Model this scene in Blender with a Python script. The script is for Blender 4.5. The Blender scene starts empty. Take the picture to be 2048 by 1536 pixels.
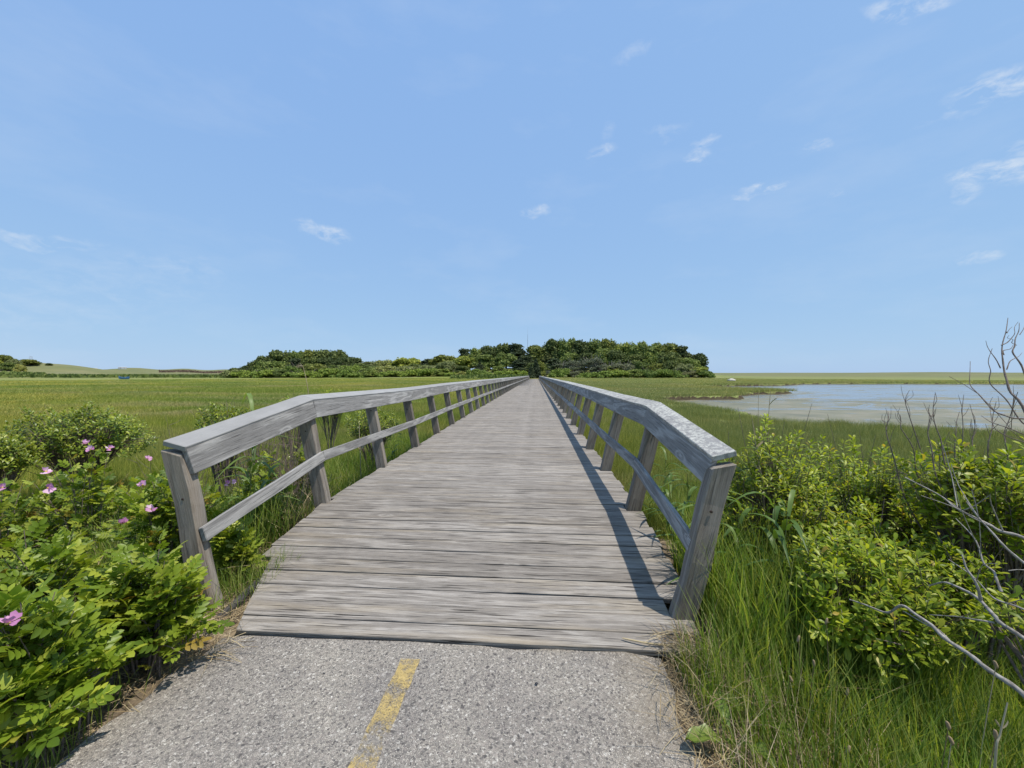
import bpy, bmesh, math, random
import numpy as np
from mathutils import Vector, Matrix, Euler

random.seed(7)
RNG = np.random.default_rng(11)
R = math.radians
scene = bpy.context.scene
COL = scene.collection

# ------------------------------------------------------------------ camera
EYE = 1.32                      # eye height above the level part of the deck
YAW, PITCH, FPX = R(3.57), R(-1.565), 769.0
FW = Vector((-math.sin(YAW) * math.cos(PITCH), math.cos(YAW) * math.cos(PITCH), math.sin(PITCH)))
RT = Vector((math.cos(YAW), math.sin(YAW), 0))
UP = RT.cross(FW)
CAM = Vector((0, 0, EYE))
cd = bpy.data.cameras.new('camera')
cam = bpy.data.objects.new('camera', cd)
COL.objects.link(cam)
cam.matrix_world = Matrix(((RT.x, UP.x, -FW.x, 0), (RT.y, UP.y, -FW.y, 0), (RT.z, UP.z, -FW.z, EYE), (0, 0, 0, 1)))
cd.sensor_fit = 'HORIZONTAL'
cd.sensor_width = 36
cd.lens = 36 * FPX / 2048
cd.clip_start = 0.05
cd.clip_end = 20000
scene.camera = cam

# ------------------------------------------------------------------ exposure
scene.view_settings.view_transform = 'Standard'
scene.view_settings.look = 'None'
scene.view_settings.exposure = 0.38
scene.view_settings.gamma = 1
scene.view_settings.use_curve_mapping = False
scene.render.engine = 'CYCLES'
scene.cycles.use_denoising = True
scene.cycles.max_bounces = 8
scene.cycles.transmission_bounces = 4
scene.cycles.transparent_max_bounces = 12
scene.cycles.caustics_reflective = False
scene.cycles.caustics_refractive = False

# ------------------------------------------------------------------ sun and sky
TO_SUN = Vector((0.385, -0.126, 0.962)).normalized()
sl = bpy.data.lights.new('sun', 'SUN')
sl.energy = 3.9
sl.angle = R(0.53)
sl.color = (1.0, 0.93, 0.83)
so = bpy.data.objects.new('sun', sl)
COL.objects.link(so)
so.rotation_euler = TO_SUN.to_track_quat('Z', 'Y').to_euler()
so.location = (20, -10, 60)


class Nodes:
    """Small helper for wiring node trees."""
    def __init__(self, tree):
        self.t = tree

    def n(self, kind, ins=None, **props):
        nd = self.t.nodes.new(kind)
        for k, v in props.items():
            setattr(nd, k, v)
        for k, v in (ins or {}).items():
            s = nd.inputs[k]
            if isinstance(v, bpy.types.NodeSocket):
                self.t.links.new(v, s)
            else:
                s.default_value = (*v, 1) if s.type == 'RGBA' and len(v) == 3 else v
        return nd

    def math(self, op, a, b=0.0, c=0.0, clamp=False):
        return self.n('ShaderNodeMath', {0: a, 1: b, 2: c}, operation=op, use_clamp=clamp).outputs[0]

    def vec(self, op, a, b=(0, 0, 0)):
        return self.n('ShaderNodeVectorMath', {0: a, 1: b}, operation=op).outputs[0]

    def dot(self, a, b):
        return self.n('ShaderNodeVectorMath', {0: a, 1: b}, operation='DOT_PRODUCT').outputs['Value']

    def mix(self, f, a, b, blend='MIX'):
        a = a if isinstance(a, bpy.types.NodeSocket) or len(a) == 4 else (*a, 1)
        b = b if isinstance(b, bpy.types.NodeSocket) or len(b) == 4 else (*b, 1)
        return self.n('ShaderNodeMix', {0: f, 6: a, 7: b}, data_type='RGBA', blend_type=blend).outputs[2]

    def noise(self, v, scale, detail=4.0, rough=0.55, dist=0.0):
        return self.n('ShaderNodeTexNoise', {'Vector': v, 'Scale': scale, 'Detail': detail, 'Roughness': rough, 'Distortion': dist}).outputs[0]

    def ramp(self, f, stops, interp='LINEAR'):
        nd = self.n('ShaderNodeValToRGB', {0: f})
        cr = nd.color_ramp
        cr.interpolation = interp
        while len(cr.elements) < len(stops):
            cr.elements.new(0.5)
        for e, (p, c) in zip(cr.elements, stops):
            e.position = p
            e.color = (*c, 1) if not isinstance(c, (int, float)) else (c, c, c, 1)
        return nd.outputs[0]

    def rng(self, f, a, b, c=0.0, d=1.0, smooth=False):
        return self.n('ShaderNodeMapRange', {0: f, 1: a, 2: b, 3: c, 4: d}, interpolation_type='SMOOTHSTEP' if smooth else 'LINEAR').outputs[0]

    def scale(self, v, s):
        return self.vec('MULTIPLY', v, s)


def pix_dir(px, py):
    return (FW + RT * ((px - 1024) / FPX) - UP * ((py - 768) / FPX))


world = bpy.data.worlds.new('World')
scene.world = world
world.use_nodes = True
wt = world.node_tree
wt.nodes.clear()
W = Nodes(wt)
sky = W.n('ShaderNodeTexSky', sky_type='NISHITA', sun_disc=False, sun_elevation=math.asin(TO_SUN.z), sun_rotation=R(108),
          altitude=0.0, air_density=1.0, dust_density=0.3, ozone_density=2.0)
wdir = W.n('ShaderNodeTexCoord').outputs['Generated']
# thin fair-weather wisps of cloud, in their real directions, and a faint veil low in the east
CLOUDS = [  # px, py, half width, half height, tilt deg, strength
    (650, 462, 62, 20, -8, .75), (60, 478, 130, 16, 8, .45), (60, 590, 330, 90, 14, .14), (1072, 421, 34, 14, 5, .5),
    (1208, 300, 40, 17, 12, .55), (1392, 309, 30, 14, -5, .75), (1412, 285, 32, 11, 0, .55), (1264, 106, 46, 17, 10, .26),
    (1530, 374, 50, 12, -6, .85), (1500, 391, 44, 9, -4, .5), (1634, 291, 36, 13, 0, .6), (2010, 166, 100, 34, -6, .7),
    (2012, 352, 92, 30, -16, .95), (1935, 385, 30, 34, -50, .5), (1815, 12, 80, 24, -24, .8), (1953, 520, 42, 12, 0, .55),
    (1900, 226, 60, 15, -4, .32), (1350, 262, 40, 16, 20, .16), (1216, 255, 20, 28, 10, .18), (1680, 380, 34, 10, 0, .3),
    (2052, 300, 40, 20, 0, .5), (350, 530, 120, 30, 6, .2), (1330, 258, 50, 12, 0, .25)]
warp = W.n('ShaderNodeTexNoise', {'Vector': wdir, 'Scale': 14.0, 'Detail': 4.0, 'Roughness': .6}).outputs['Color']
wd = W.vec('ADD', wdir, W.scale(W.vec('SUBTRACT', warp, (.5, .5, .5)), (.05, .05, .05)))
fluff = W.noise(W.scale(wdir, (1, 1, 2.2)), 26.0, 6.0, .62, .4)
total = None
for (px, py, hw, hh, tilt, st) in CLOUDS:
    c = pix_dir(px, py)
    k = c.length
    c = c.normalized()
    e = c.cross(Vector((0, 0, 1))).normalized()
    u = e.cross(c)
    ct, sn = math.cos(R(tilt)), math.sin(R(tilt))
    hw, hh = (hw * .8, hh * .8) if hw < 200 else (hw, hh)
    e2 = (e * ct + u * sn) * (FPX * k / hw)
    u2 = (u * ct - e * sn) * (FPX * k / hh)
    da = W.math('SUBTRACT', W.dot(wd, tuple(e2)), e2.dot(c))
    db = W.math('SUBTRACT', W.dot(wd, tuple(u2)), u2.dot(c))
    ln = W.math('ADD', W.math('MULTIPLY', da, da), W.math('MULTIPLY', db, db))
    m = W.rng(ln, 1.6, 0.0, 0.0, st, True)
    front = W.math('GREATER_THAN', W.dot(wdir, tuple(c)), 0.3)
    m = W.math('MULTIPLY', m, front)
    total = m if total is None else W.math('MAXIMUM', total, m)
body = W.rng(fluff, .40, .70, .0, 1.0)
cover = W.math('MULTIPLY', total, body, clamp=True)
veil = W.math('MULTIPLY', W.rng(W.noise(W.scale(wdir, (1, 1, 3)), 3.2, 5, .6), .52, .85, 0, .16), 1.0)
cover = W.math('MAXIMUM', cover, veil)
# the photograph's hazy, evenly bright blue: compress each channel of the physical sky
sc3 = W.n('ShaderNodeSeparateColor', {0: sky.outputs[0]}).outputs
clear = W.n('ShaderNodeCombineColor', {0: W.math('MULTIPLY', W.math('POWER', sc3[0], .26), 1.447), 1: W.math('MULTIPLY', W.math('POWER', sc3[1], .207), 2.232),
                                       2: W.math('MULTIPLY', W.math('POWER', sc3[2], .05), 4.14)}).outputs[0]
skycol = W.mix(W.math('MULTIPLY', cover, .85, clamp=True), clear, (4.5, 4.75, 5.0))
bg = W.n('ShaderNodeBackground', {0: skycol, 1: 0.142})
W.t.links.new(bg.outputs[0], W.n('ShaderNodeOutputWorld').inputs[0])


# ------------------------------------------------------------------ general helpers
def at(px, py, depth):
    """Point seen at a photo pixel, depth metres along the view axis."""
    return CAM + pix_dir(px, py) * depth


def on_z(px, py, z):
    d = pix_dir(px, py)
    return CAM + d * ((z - EYE) / d.z)


def tag(o, label=None, cat=None, group=None, kind=None):
    if label:
        o['label'] = label
    if cat:
        o['category'] = cat
    if group:
        o['group'] = group
    if kind:
        o['kind'] = kind
    return o


def empty(name, loc=(0, 0, 0), parent=None):
    o = bpy.data.objects.new(name, None)
    o.empty_display_size = .1
    COL.objects.link(o)
    o.location = loc
    if parent:
        o.parent = parent
    return o


def link(name, me, parent=None, mat=None, loc=None, matrix=None):
    o = bpy.data.objects.new(name, me)
    COL.objects.link(o)
    if parent:
        o.parent = parent
    if matrix is not None:
        o.matrix_basis = matrix
    elif loc is not None:
        o.location = loc
    if mat and not me.materials:
        me.materials.append(mat)
    return o


def np_mesh(name, V, F, mat=None, tone=None, smooth=False):
    """Mesh from numpy arrays; F is (n,3) or (n,4) or a list of such arrays."""
    Fs = F if isinstance(F, list) else [F]
    Fs = [np.asarray(f, dtype=np.int32) for f in Fs if len(f)]
    me = bpy.data.meshes.new(name)
    me.vertices.add(len(V))
    me.vertices.foreach_set('co', np.ascontiguousarray(V, dtype=np.float32).ravel())
    loops = np.concatenate([f.ravel() for f in Fs])
    tot = np.concatenate([np.full(len(f), f.shape[1], dtype=np.int32) for f in Fs])
    start = np.concatenate([[0], np.cumsum(tot)[:-1]]).astype(np.int32)
    me.loops.add(len(loops))
    me.loops.foreach_set('vertex_index', loops)
    me.polygons.add(len(tot))
    me.polygons.foreach_set('loop_start', start)
    me.polygons.foreach_set('loop_total', tot)
    me.update(calc_edges=True)
    if smooth:
        me.polygons.foreach_set('use_smooth', np.ones(len(tot), dtype=bool))
    if tone is not None:
        a = me.attributes.new('tone', 'FLOAT', 'POINT')
        a.data.foreach_set('value', np.asarray(tone, dtype=np.float32))
    if mat:
        me.materials.append(mat)
    return me


def bake(V, F, mats, tone=None):
    """Repeat a template once for each 4x4 in mats (n,4,4)."""
    V = np.asarray(V, float)
    n, nv = len(mats), len(V)
    out = np.einsum('nij,vj->nvi', mats[:, :3, :3], V) + mats[:, None, :3, 3]
    F = np.asarray(F)
    faces = (F[None] + (np.arange(n) * nv)[:, None, None]).reshape(-1, F.shape[1])
    t = np.repeat(tone if tone is not None else RNG.random(n), nv)
    return out.reshape(-1, 3), faces, t


def frames(P, D, U, S):
    """Matrices with local Y along D and local Z close to U, scaled by S."""
    D = D / np.linalg.norm(D, axis=1, keepdims=True)
    X = np.cross(D, U)
    X /= np.linalg.norm(X, axis=1, keepdims=True) + 1e-9
    Z = np.cross(X, D)
    M = np.zeros((len(P), 4, 4))
    M[:, :3, 0] = X * S[:, None]
    M[:, :3, 1] = D * S[:, None]
    M[:, :3, 2] = Z * S[:, None]
    M[:, :3, 3] = P
    M[:, 3, 3] = 1
    return M


def tubes(lines, sides=5):
    """lines: list of (points, radii); one joined (V, F)."""
    Vs, Fs, off = [], [], 0
    ang = np.arange(sides) * 2 * math.pi / sides
    for pts, rad in lines:
        P = np.asarray(pts, float)
        r = np.asarray(rad, float)
        T = np.gradient(P, axis=0)
        T /= np.linalg.norm(T, axis=1, keepdims=True) + 1e-9
        a = np.cross(T[0], [0, 0, 1.0] if abs(T[0, 2]) < .8 else [1.0, 0, 0])
        A = []
        for tv in T:
            a = a - tv * (a @ tv)
            a = a / (np.linalg.norm(a) + 1e-9)
            A.append(a)
        A = np.array(A)
        B = np.cross(T, A)
        ring = P[:, None] + r[:, None, None] * (np.cos(ang)[None, :, None] * A[:, None] + np.sin(ang)[None, :, None] * B[:, None])
        m = len(P)
        Vs.append(ring.reshape(-1, 3))
        i = np.arange(m - 1)[:, None] * sides
        j = np.arange(sides)[None]
        k = (j + 1) % sides
        Fs.append(np.stack([i + j, i + k, i + sides + k, i + sides + j], -1).reshape(-1, 4) + off)
        off += m * sides
    return np.concatenate(Vs), np.concatenate(Fs)


def smooth_path(pts, n):
    """Catmull-Rom resample."""
    P = np.asarray(pts, float)
    P = np.vstack([2 * P[0] - P[1], P, 2 * P[-1] - P[-2]])
    out = []
    segs = len(P) - 3
    for s in np.linspace(0, segs - 1e-6, n):
        i = int(s)
        t = s - i
        a, b, c, d = P[i:i + 4]
        out.append(.5 * ((2 * b) + (-a + c) * t + (2 * a - 5 * b + 4 * c - d) * t * t + (-a + 3 * b - 3 * c + d) * t ** 3))
    return np.array(out)


def sstep(a, b, x):
    t = np.clip((np.asarray(x, float) - a) / (b - a), 0, 1)
    return t * t * (3 - 2 * t)


def vnoise(x, y, seed=0):
    """Cheap smooth noise from sines, about -1..1."""
    r = np.random.default_rng(seed)
    v = 0
    for k in range(6):
        a = r.random() * 6.28
        f = .6 + r.random() * 1.2
        v = v + np.sin((x * math.cos(a) + y * math.sin(a)) * f + r.random() * 6.28)
    return v / 3.2


# ------------------------------------------------------------------ materials
def new_mat(name):
    m = bpy.data.materials.new(name)
    m.use_nodes = True
    m.node_tree.nodes.clear()
    return m, Nodes(m.node_tree)


def finish(N, shader, disp=None):
    o = N.n('ShaderNodeOutputMaterial', {0: shader})


def bsdf(N, col, rough=.8, spec=.3, normal=None, **extra):
    ins = {'Base Color': col, 'Roughness': rough, 'Specular IOR Level': spec}
    if normal is not None:
        ins['Normal'] = normal
    ins.update(extra)
    return N.n('ShaderNodeBsdfPrincipled', ins).outputs[0]


def bump(N, h, strength=.5, dist=.01):
    return N.n('ShaderNodeBump', {'Strength': strength, 'Distance': dist, 'Height': h}).outputs[0]


def rnd_tone(N):
    """0..1 value of its own for each object, or each baked piece."""
    a = N.n('ShaderNodeObjectInfo').outputs['Random']
    b = N.n('ShaderNodeAttribute', attribute_name='tone').outputs['Fac']
    return N.math('FRACT', N.math('ADD', a, b))


def wood(name, dark, mid, light, tan=None, tan_amt=.0, grain=58.0, knots=1.0, spread=.35, lichen=0.0, crack=.5, fig=.16):
    """Weathered timber: grain along local X, swirling round knots, each piece with its own tone."""
    m, N = new_mat(name)
    rnd = rnd_tone(N)
    tc = N.n('ShaderNodeTexCoord').outputs['Object']
    off = N.n('ShaderNodeCombineXYZ', {0: N.math('MULTIPLY', rnd, 91.0), 1: N.math('MULTIPLY', rnd, 37.0), 2: N.math('MULTIPLY', rnd, 53.0)}).outputs[0]
    p = N.vec('ADD', tc, off)
    sep = N.n('ShaderNodeSeparateXYZ', {0: p})
    x, y, z = sep.outputs
    across = N.math('ADD', y, N.math('MULTIPLY', z, .9))
    flat = N.n('ShaderNodeCombineXYZ', {0: N.math('MULTIPLY', x, 1.55), 1: N.math('MULTIPLY', across, 4.6), 2: 0.0}).outputs[0]
    vo = N.n('ShaderNodeTexVoronoi', {'Vector': flat, 'Scale': 1.0, 'Randomness': 1.0}, feature='F1')
    kd = vo.outputs['Distance']
    keep = N.math('GREATER_THAN', N.n('ShaderNodeSeparateColor', {0: vo.outputs['Color']}).outputs[0], .30)
    kn = N.math('MULTIPLY', N.math('POWER', 2.718, N.math('MULTIPLY', N.math('MULTIPLY', kd, kd), -85.0)), keep)
    drift = N.noise(N.n('ShaderNodeCombineXYZ', {0: N.math('MULTIPLY', x, .55), 1: N.math('MULTIPLY', across, 6.5), 2: 0.0}).outputs[0], 1.0, 3, .5, .5)
    ph = N.math('ADD', N.math('MULTIPLY', across, grain), N.math('ADD', N.math('MULTIPLY', drift, 34.0), N.math('MULTIPLY', kn, 11.0 * knots)))
    wave = N.math('POWER', N.rng(N.math('SINE', ph), -1, 1), 1.6)
    fibre = N.noise(N.n('ShaderNodeCombineXYZ', {0: N.math('MULTIPLY', x, 9.0), 1: N.math('MULTIPLY', across, 230.0), 2: 0.0}).outputs[0], 1.0, 5, .7)
    streak = N.noise(N.n('ShaderNodeCombineXYZ', {0: N.math('MULTIPLY', x, 3.0), 1: N.math('MULTIPLY', across, 120.0), 2: 0.0}).outputs[0], 1.0, 4, .65)
    g = N.math('ADD', N.math('MULTIPLY', wave, fig), N.math('ADD', N.math('MULTIPLY', fibre, .62), N.math('MULTIPLY', streak, .50 - fig)))
    col = N.ramp(g, [(.30, dark), (.55, mid), (.80, light)])
    if tan:
        tn = N.rng(N.noise(N.n('ShaderNodeCombineXYZ', {0: N.math('MULTIPLY', x, .8), 1: N.math('MULTIPLY', across, 9.0), 2: 3.0}).outputs[0], 1.0, 4, .6), .50, .72, 0, tan_amt)
        col = N.mix(tn, col, tan)
    if lichen:
        lc = N.noise(tc, 34.0, 6, .7)
        big = N.noise(tc, 3.1, 3, .5)
        col = N.mix(N.rng(N.math('ADD', lc, N.math('MULTIPLY', big, .35)), .62, .76, 0, lichen), col, (.52, .52, .47))
    core = N.rng(kn, .80, .95)
    halo = N.math('MULTIPLY', N.rng(kn, .12, .5), N.rng(fibre, .4, .62))
    col = N.mix(N.math('MULTIPLY', halo, .45), col, tuple(min(1, c * 1.25) for c in light))
    col = N.mix(N.math('MULTIPLY', core, .7), col, tuple(c * .7 for c in dark))
    cr = N.noise(N.n('ShaderNodeCombineXYZ', {0: N.math('MULTIPLY', x, 2.6), 1: N.math('MULTIPLY', across, 95.0), 2: 7.0}).outputs[0], 1.0, 2, .5)
    ck = N.rng(cr, .61, .68, 0, crack)
    col = N.mix(ck, col, tuple(c * .25 for c in dark))
    blot = N.noise(tc, 5.0, 4, .6)
    col = N.mix(1.0, col, N.ramp(blot, [(.3, .9), (.7, 1.07)]), 'MULTIPLY')
    tone = N.rng(rnd, 0, 1, 1 - spread, 1 + spread * .6)
    col = N.mix(1.0, col, N.n('ShaderNodeCombineColor', {0: tone, 1: N.math('POWER', tone, 1.05), 2: N.math('POWER', tone, 1.12)}).outputs[0], 'MULTIPLY')
    h = N.math('SUBTRACT', N.math('ADD', N.math('MULTIPLY', wave, .5), fibre), N.math('MULTIPLY', ck, 2.0))
    finish(N, bsdf(N, col, .82, .25, bump(N, h, .7, .004)))
    return m


M = {}
M['deck'] = wood('deck_wood', (.092, .081, .069), (.236, .213, .187), (.425, .396, .355), (.34, .275, .18), .40, spread=.14, grain=40, fig=.13, crack=1.0)
M['post'] = wood('post_wood', (.08, .067, .053), (.215, .190, .160), (.34, .308, .268), (.22, .165, .11), .35, grain=24, spread=.2, fig=.14)
M['fascia'] = wood('rail_board_wood', (.13, .125, .12), (.27, .262, .252), (.47, .46, .44), None, 0, grain=18, knots=1.6, spread=.14, fig=.2)
M['cap'] = wood('rail_cap_wood', (.235, .235, .23), (.285, .283, .276), (.325, .322, .312), None, 0, grain=10, knots=.0, spread=.10, crack=.06, fig=.05)
M['cap_lichen'] = wood('lichen_cap_wood', (.175, .173, .168), (.265, .262, .255), (.34, .335, .325), None, 0, grain=12, knots=.1, spread=.12, crack=.15, lichen=.8, fig=.08)
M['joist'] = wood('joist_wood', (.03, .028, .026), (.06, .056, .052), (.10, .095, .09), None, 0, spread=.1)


def leaf_mat(name, c0, c1, c2, trans=.35, gloss=.38, spec=.4, backlight=(1.25, 1.2, .5), old=None):
    m, N = new_mat(name)
    rnd = rnd_tone(N)
    stops = [(0.0, c0), (.5, c1), (.9, c2)] + ([(.965, c2), (.985, old)] if old else [(1.0, c2)])
    col = N.ramp(rnd, stops)
    big = N.noise(N.n('ShaderNodeNewGeometry').outputs['Position'], 2.3, 2, .5)
    col = N.mix(1.0, col, N.ramp(big, [(.3, .78), (.7, 1.22)]), 'MULTIPLY')
    tl = N.n('ShaderNodeBsdfTranslucent', {0: N.mix(1.0, col, (*backlight, 1), 'MULTIPLY')}).outputs[0]
    pr = bsdf(N, col, gloss, spec)
    finish(N, N.n('ShaderNodeMixShader', {0: trans, 1: pr, 2: tl}).outputs[0])
    return m


M['rose_leaf'] = leaf_mat('rose_leaf', (.085, .145, .016), (.19, .27, .024), (.34, .39, .05), gloss=.42, spec=.35, trans=.4, old=(.34, .24, .05))
M['shrub_leaf'] = leaf_mat('shrub_leaf', (.12, .19, .016), (.25, .33, .024), (.42, .46, .05), trans=.45, old=(.40, .30, .06), gloss=.42, spec=.35)
M['low_leaf'] = leaf_mat('low_shrub_leaf', (.085, .14, .018), (.19, .255, .026), (.33, .37, .05))
M['grass'] = leaf_mat('grass_blade', (.09, .165, .028), (.185, .275, .042), (.34, .38, .10), trans=.5, gloss=.5, spec=.25)
M['straw'] = leaf_mat('dry_straw', (.22, .16, .085), (.36, .28, .16), (.50, .42, .27), trans=.2, gloss=.7, spec=.15, backlight=(1, .95, .8))
M['reed_leaf'] = leaf_mat('reed_leaf', (.065, .13, .03), (.11, .19, .04), (.17, .25, .06), trans=.4, gloss=.45)
M['dry_reed'] = leaf_mat('dry_reed', (.30, .24, .14), (.40, .33, .20), (.46, .40, .27), trans=.1, gloss=.7, spec=.2, backlight=(1, 1, 1))
M['petal'] = leaf_mat('pink_petal', (.58, .24, .48), (.70, .38, .60), (.80, .56, .72), trans=.35, gloss=.6, spec=.2, backlight=(1, .8, .95))
M['stamen'] = leaf_mat('yellow_stamen', (.6, .42, .06), (.65, .48, .1), (.7, .5, .12), trans=.1, gloss=.7)


def bark(name, a, b, sc=60):
    m, N = new_mat(name)
    tc = N.n('ShaderNodeTexCoord').outputs['Object']
    f = N.noise(tc, sc, 5, .65)
    col = N.ramp(f, [(.3, a), (.7, b)])
    finish(N, bsdf(N, col, .85, .2, bump(N, f, .6, .003)))
    return m


M['grey_bark'] = bark('grey_bark', (.13, .115, .10), (.40, .375, .34))
M['brown_bark'] = bark('brown_bark', (.10, .075, .06), (.26, .21, .18))
M['tree_bark'] = bark('tree_bark', (.05, .042, .035), (.15, .13, .11), 3)
M['green_stem'] = bark('green_stem', (.10, .13, .04), (.22, .24, .08))


def crown_mat(name, c0, c1, c2):
    """Foliage of a far tree: each leaf clump its own green, each tree a shift of its own."""
    m, N = new_mat(name)
    t = N.n('ShaderNodeAttribute', attribute_name='tone').outputs['Fac']
    o = N.n('ShaderNodeObjectInfo').outputs['Random']
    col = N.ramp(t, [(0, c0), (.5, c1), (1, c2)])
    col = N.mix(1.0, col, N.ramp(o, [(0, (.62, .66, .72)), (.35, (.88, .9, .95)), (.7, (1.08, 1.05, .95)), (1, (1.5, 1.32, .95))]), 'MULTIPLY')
    tl = N.n('ShaderNodeBsdfTranslucent', {0: col}).outputs[0]
    finish(N, N.n('ShaderNodeMixShader', {0: .30, 1: bsdf(N, col, .65, .2), 2: tl}).outputs[0])
    return m


M['oak_dark'] = crown_mat('oak_dark_foliage', (0.073, 0.103, 0.031), (0.129, 0.166, 0.047), (0.196, 0.230, 0.067))
M['oak_mid'] = crown_mat('oak_mid_foliage', (0.112, 0.162, 0.038), (0.207, 0.260, 0.058), (0.302, 0.347, 0.090))
M['pale_shrub'] = crown_mat('pale_shrub_foliage', (0.160, 0.190, 0.060), (0.270, 0.300, 0.100), (0.360, 0.380, 0.155))
M['bright_shrub'] = crown_mat('bright_shrub_foliage', (0.121, 0.184, 0.036), (0.210, 0.289, 0.053), (0.304, 0.378, 0.084))
M['cedar'] = crown_mat('cedar_foliage', (0.048, 0.069, 0.034), (0.086, 0.113, 0.052), (0.127, 0.159, 0.071))
M['willow'] = crown_mat('willow_foliage', (0.121, 0.138, 0.077), (0.182, 0.204, 0.116), (0.275, 0.292, 0.182))


def marsh_colour(N, pos):
    """Colour of the salt marsh: broad bands of green, yellow green and straw."""
    flat = N.scale(pos, (1, 1, 0))
    a = N.noise(flat, .055, 4, .55, .6)
    b = N.noise(N.scale(flat, (.22, 1, 0)), .17, 5, .62, .8)
    c = N.noise(N.scale(flat, (.5, 1, 0)), .55, 3, .6)
    col = N.ramp(a, [(.34, (.125, .19, .038)), (.50, (.205, .245, .046)), (.63, (.285, .285, .062))])
    col = N.mix(N.rng(b, .50, .70, 0, .8), col, (.33, .29, .16))
    col = N.mix(N.rng(c, .56, .78, 0, .5), col, (.10, .165, .032))
    swirl = N.noise(N.scale(flat, (.5, 1, 0)), .33, 3, .5, 2.2)
    col = N.mix(N.rng(swirl, .60, .72, 0, .38), col, (.36, .32, .17))
    sep = N.n('ShaderNodeSeparateXYZ', {0: pos})
    left = N.rng(sep.outputs[0], -2, -14)
    near = N.rng(sep.outputs[1], 24, 8)
    right = N.math('MULTIPLY', N.rng(sep.outputs[0], 2, 7), .55)
    col = N.mix(right, col, (.21, .23, .10))
    col = N.mix(N.math('MULTIPLY', left, N.math('MULTIPLY', near, .45)), col, (.215, .235, .024))
    return col


def marsh_grass_mat():
    m, N = new_mat('marsh_grass')
    pos = N.n('ShaderNodeNewGeometry').outputs['Position']
    col = marsh_colour(N, pos)
    t = N.n('ShaderNodeAttribute', attribute_name='tone').outputs['Fac']
    col = N.mix(1.0, col, N.ramp(t, [(0, (.75, .85, .75)), (.6, (1.05, 1.05, 1)), (.86, (1.25, 1.2, 1.1)), (.93, (2.1, 1.75, 1.9)), (1, (2.5, 2.0, 2.5))]), 'MULTIPLY')
    tl = N.n('ShaderNodeBsdfTranslucent', {0: N.mix(1.0, col, (1.2, 1.15, .8, 1), 'MULTIPLY')}).outputs[0]
    finish(N, N.n('ShaderNodeMixShader', {0: .3, 1: bsdf(N, col, .6, .2), 2: tl}).outputs[0])
    return m


M['marsh_grass'] = marsh_grass_mat()


def ground_mat():
    m, N = new_mat('marsh_ground')
    geo = N.n('ShaderNodeNewGeometry')
    pos = geo.outputs['Position']
    sep = N.n('ShaderNodeSeparateXYZ', {0: pos})
    marsh = marsh_colour(N, pos)
    fine = N.noise(N.scale(pos, (1, 1, .3)), 7.0, 4, .7)
    marsh = N.mix(1.0, marsh, N.ramp(fine, [(.3, .6), (.7, 1.25)]), 'MULTIPLY')
    dist = N.n('ShaderNodeVectorMath', {0: pos, 1: (0, 0, 0)}, operation='DISTANCE').outputs['Value']
    # far dunes: paler, dry grass and sand
    dn = N.noise(N.scale(pos, (.5, 1, 3)), .035, 5, .65)
    dune = N.ramp(dn, [(.35, (.115, .132, .06)), (.55, (.16, .16, .082)), (.75, (.21, .19, .118))])
    marsh = N.mix(N.rng(dist, 110, 420, 0, .85), marsh, dune)
    # mud on the banks of the pond
    slope = N.rng(N.n('ShaderNodeSeparateXYZ', {0: geo.outputs['True Normal']}).outputs[2], .93, .72)
    mud = N.ramp(N.noise(pos, 3.0, 4, .7), [(.3, (.035, .028, .018)), (.7, (.085, .065, .04))])
    marsh = N.mix(N.math('MULTIPLY', slope, N.rng(sep.outputs[1], 9, 12)), marsh, mud)
    marsh = N.mix(N.math('MULTIPLY', N.rng(sep.outputs[2], -.98, -1.06), 1.0), marsh, (.075, .062, .038))
    # sandy soil and litter on the causeway
    s1 = N.noise(pos, 9.0, 6, .7)
    s2 = N.noise(pos, 55.0, 4, .7)
    soil = N.ramp(s1, [(.3, (.085, .065, .043)), (.5, (.15, .118, .08)), (.7, (.27, .215, .145))])
    soil = N.mix(1.0, soil, N.ramp(s2, [(.3, .65), (.7, 1.3)]), 'MULTIPLY')
    near = N.rng(sep.outputs[2], -.72, -.55)
    near = N.math('MULTIPLY', near, N.rng(dist, 16, 9))
    col = N.mix(near, marsh, soil)
    h = N.math('ADD', fine, N.math('MULTIPLY', s2, .4))
    finish(N, bsdf(N, col, .95, .1, bump(N, h, .5, .03)))
    return m


M['ground'] = ground_mat()


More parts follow.
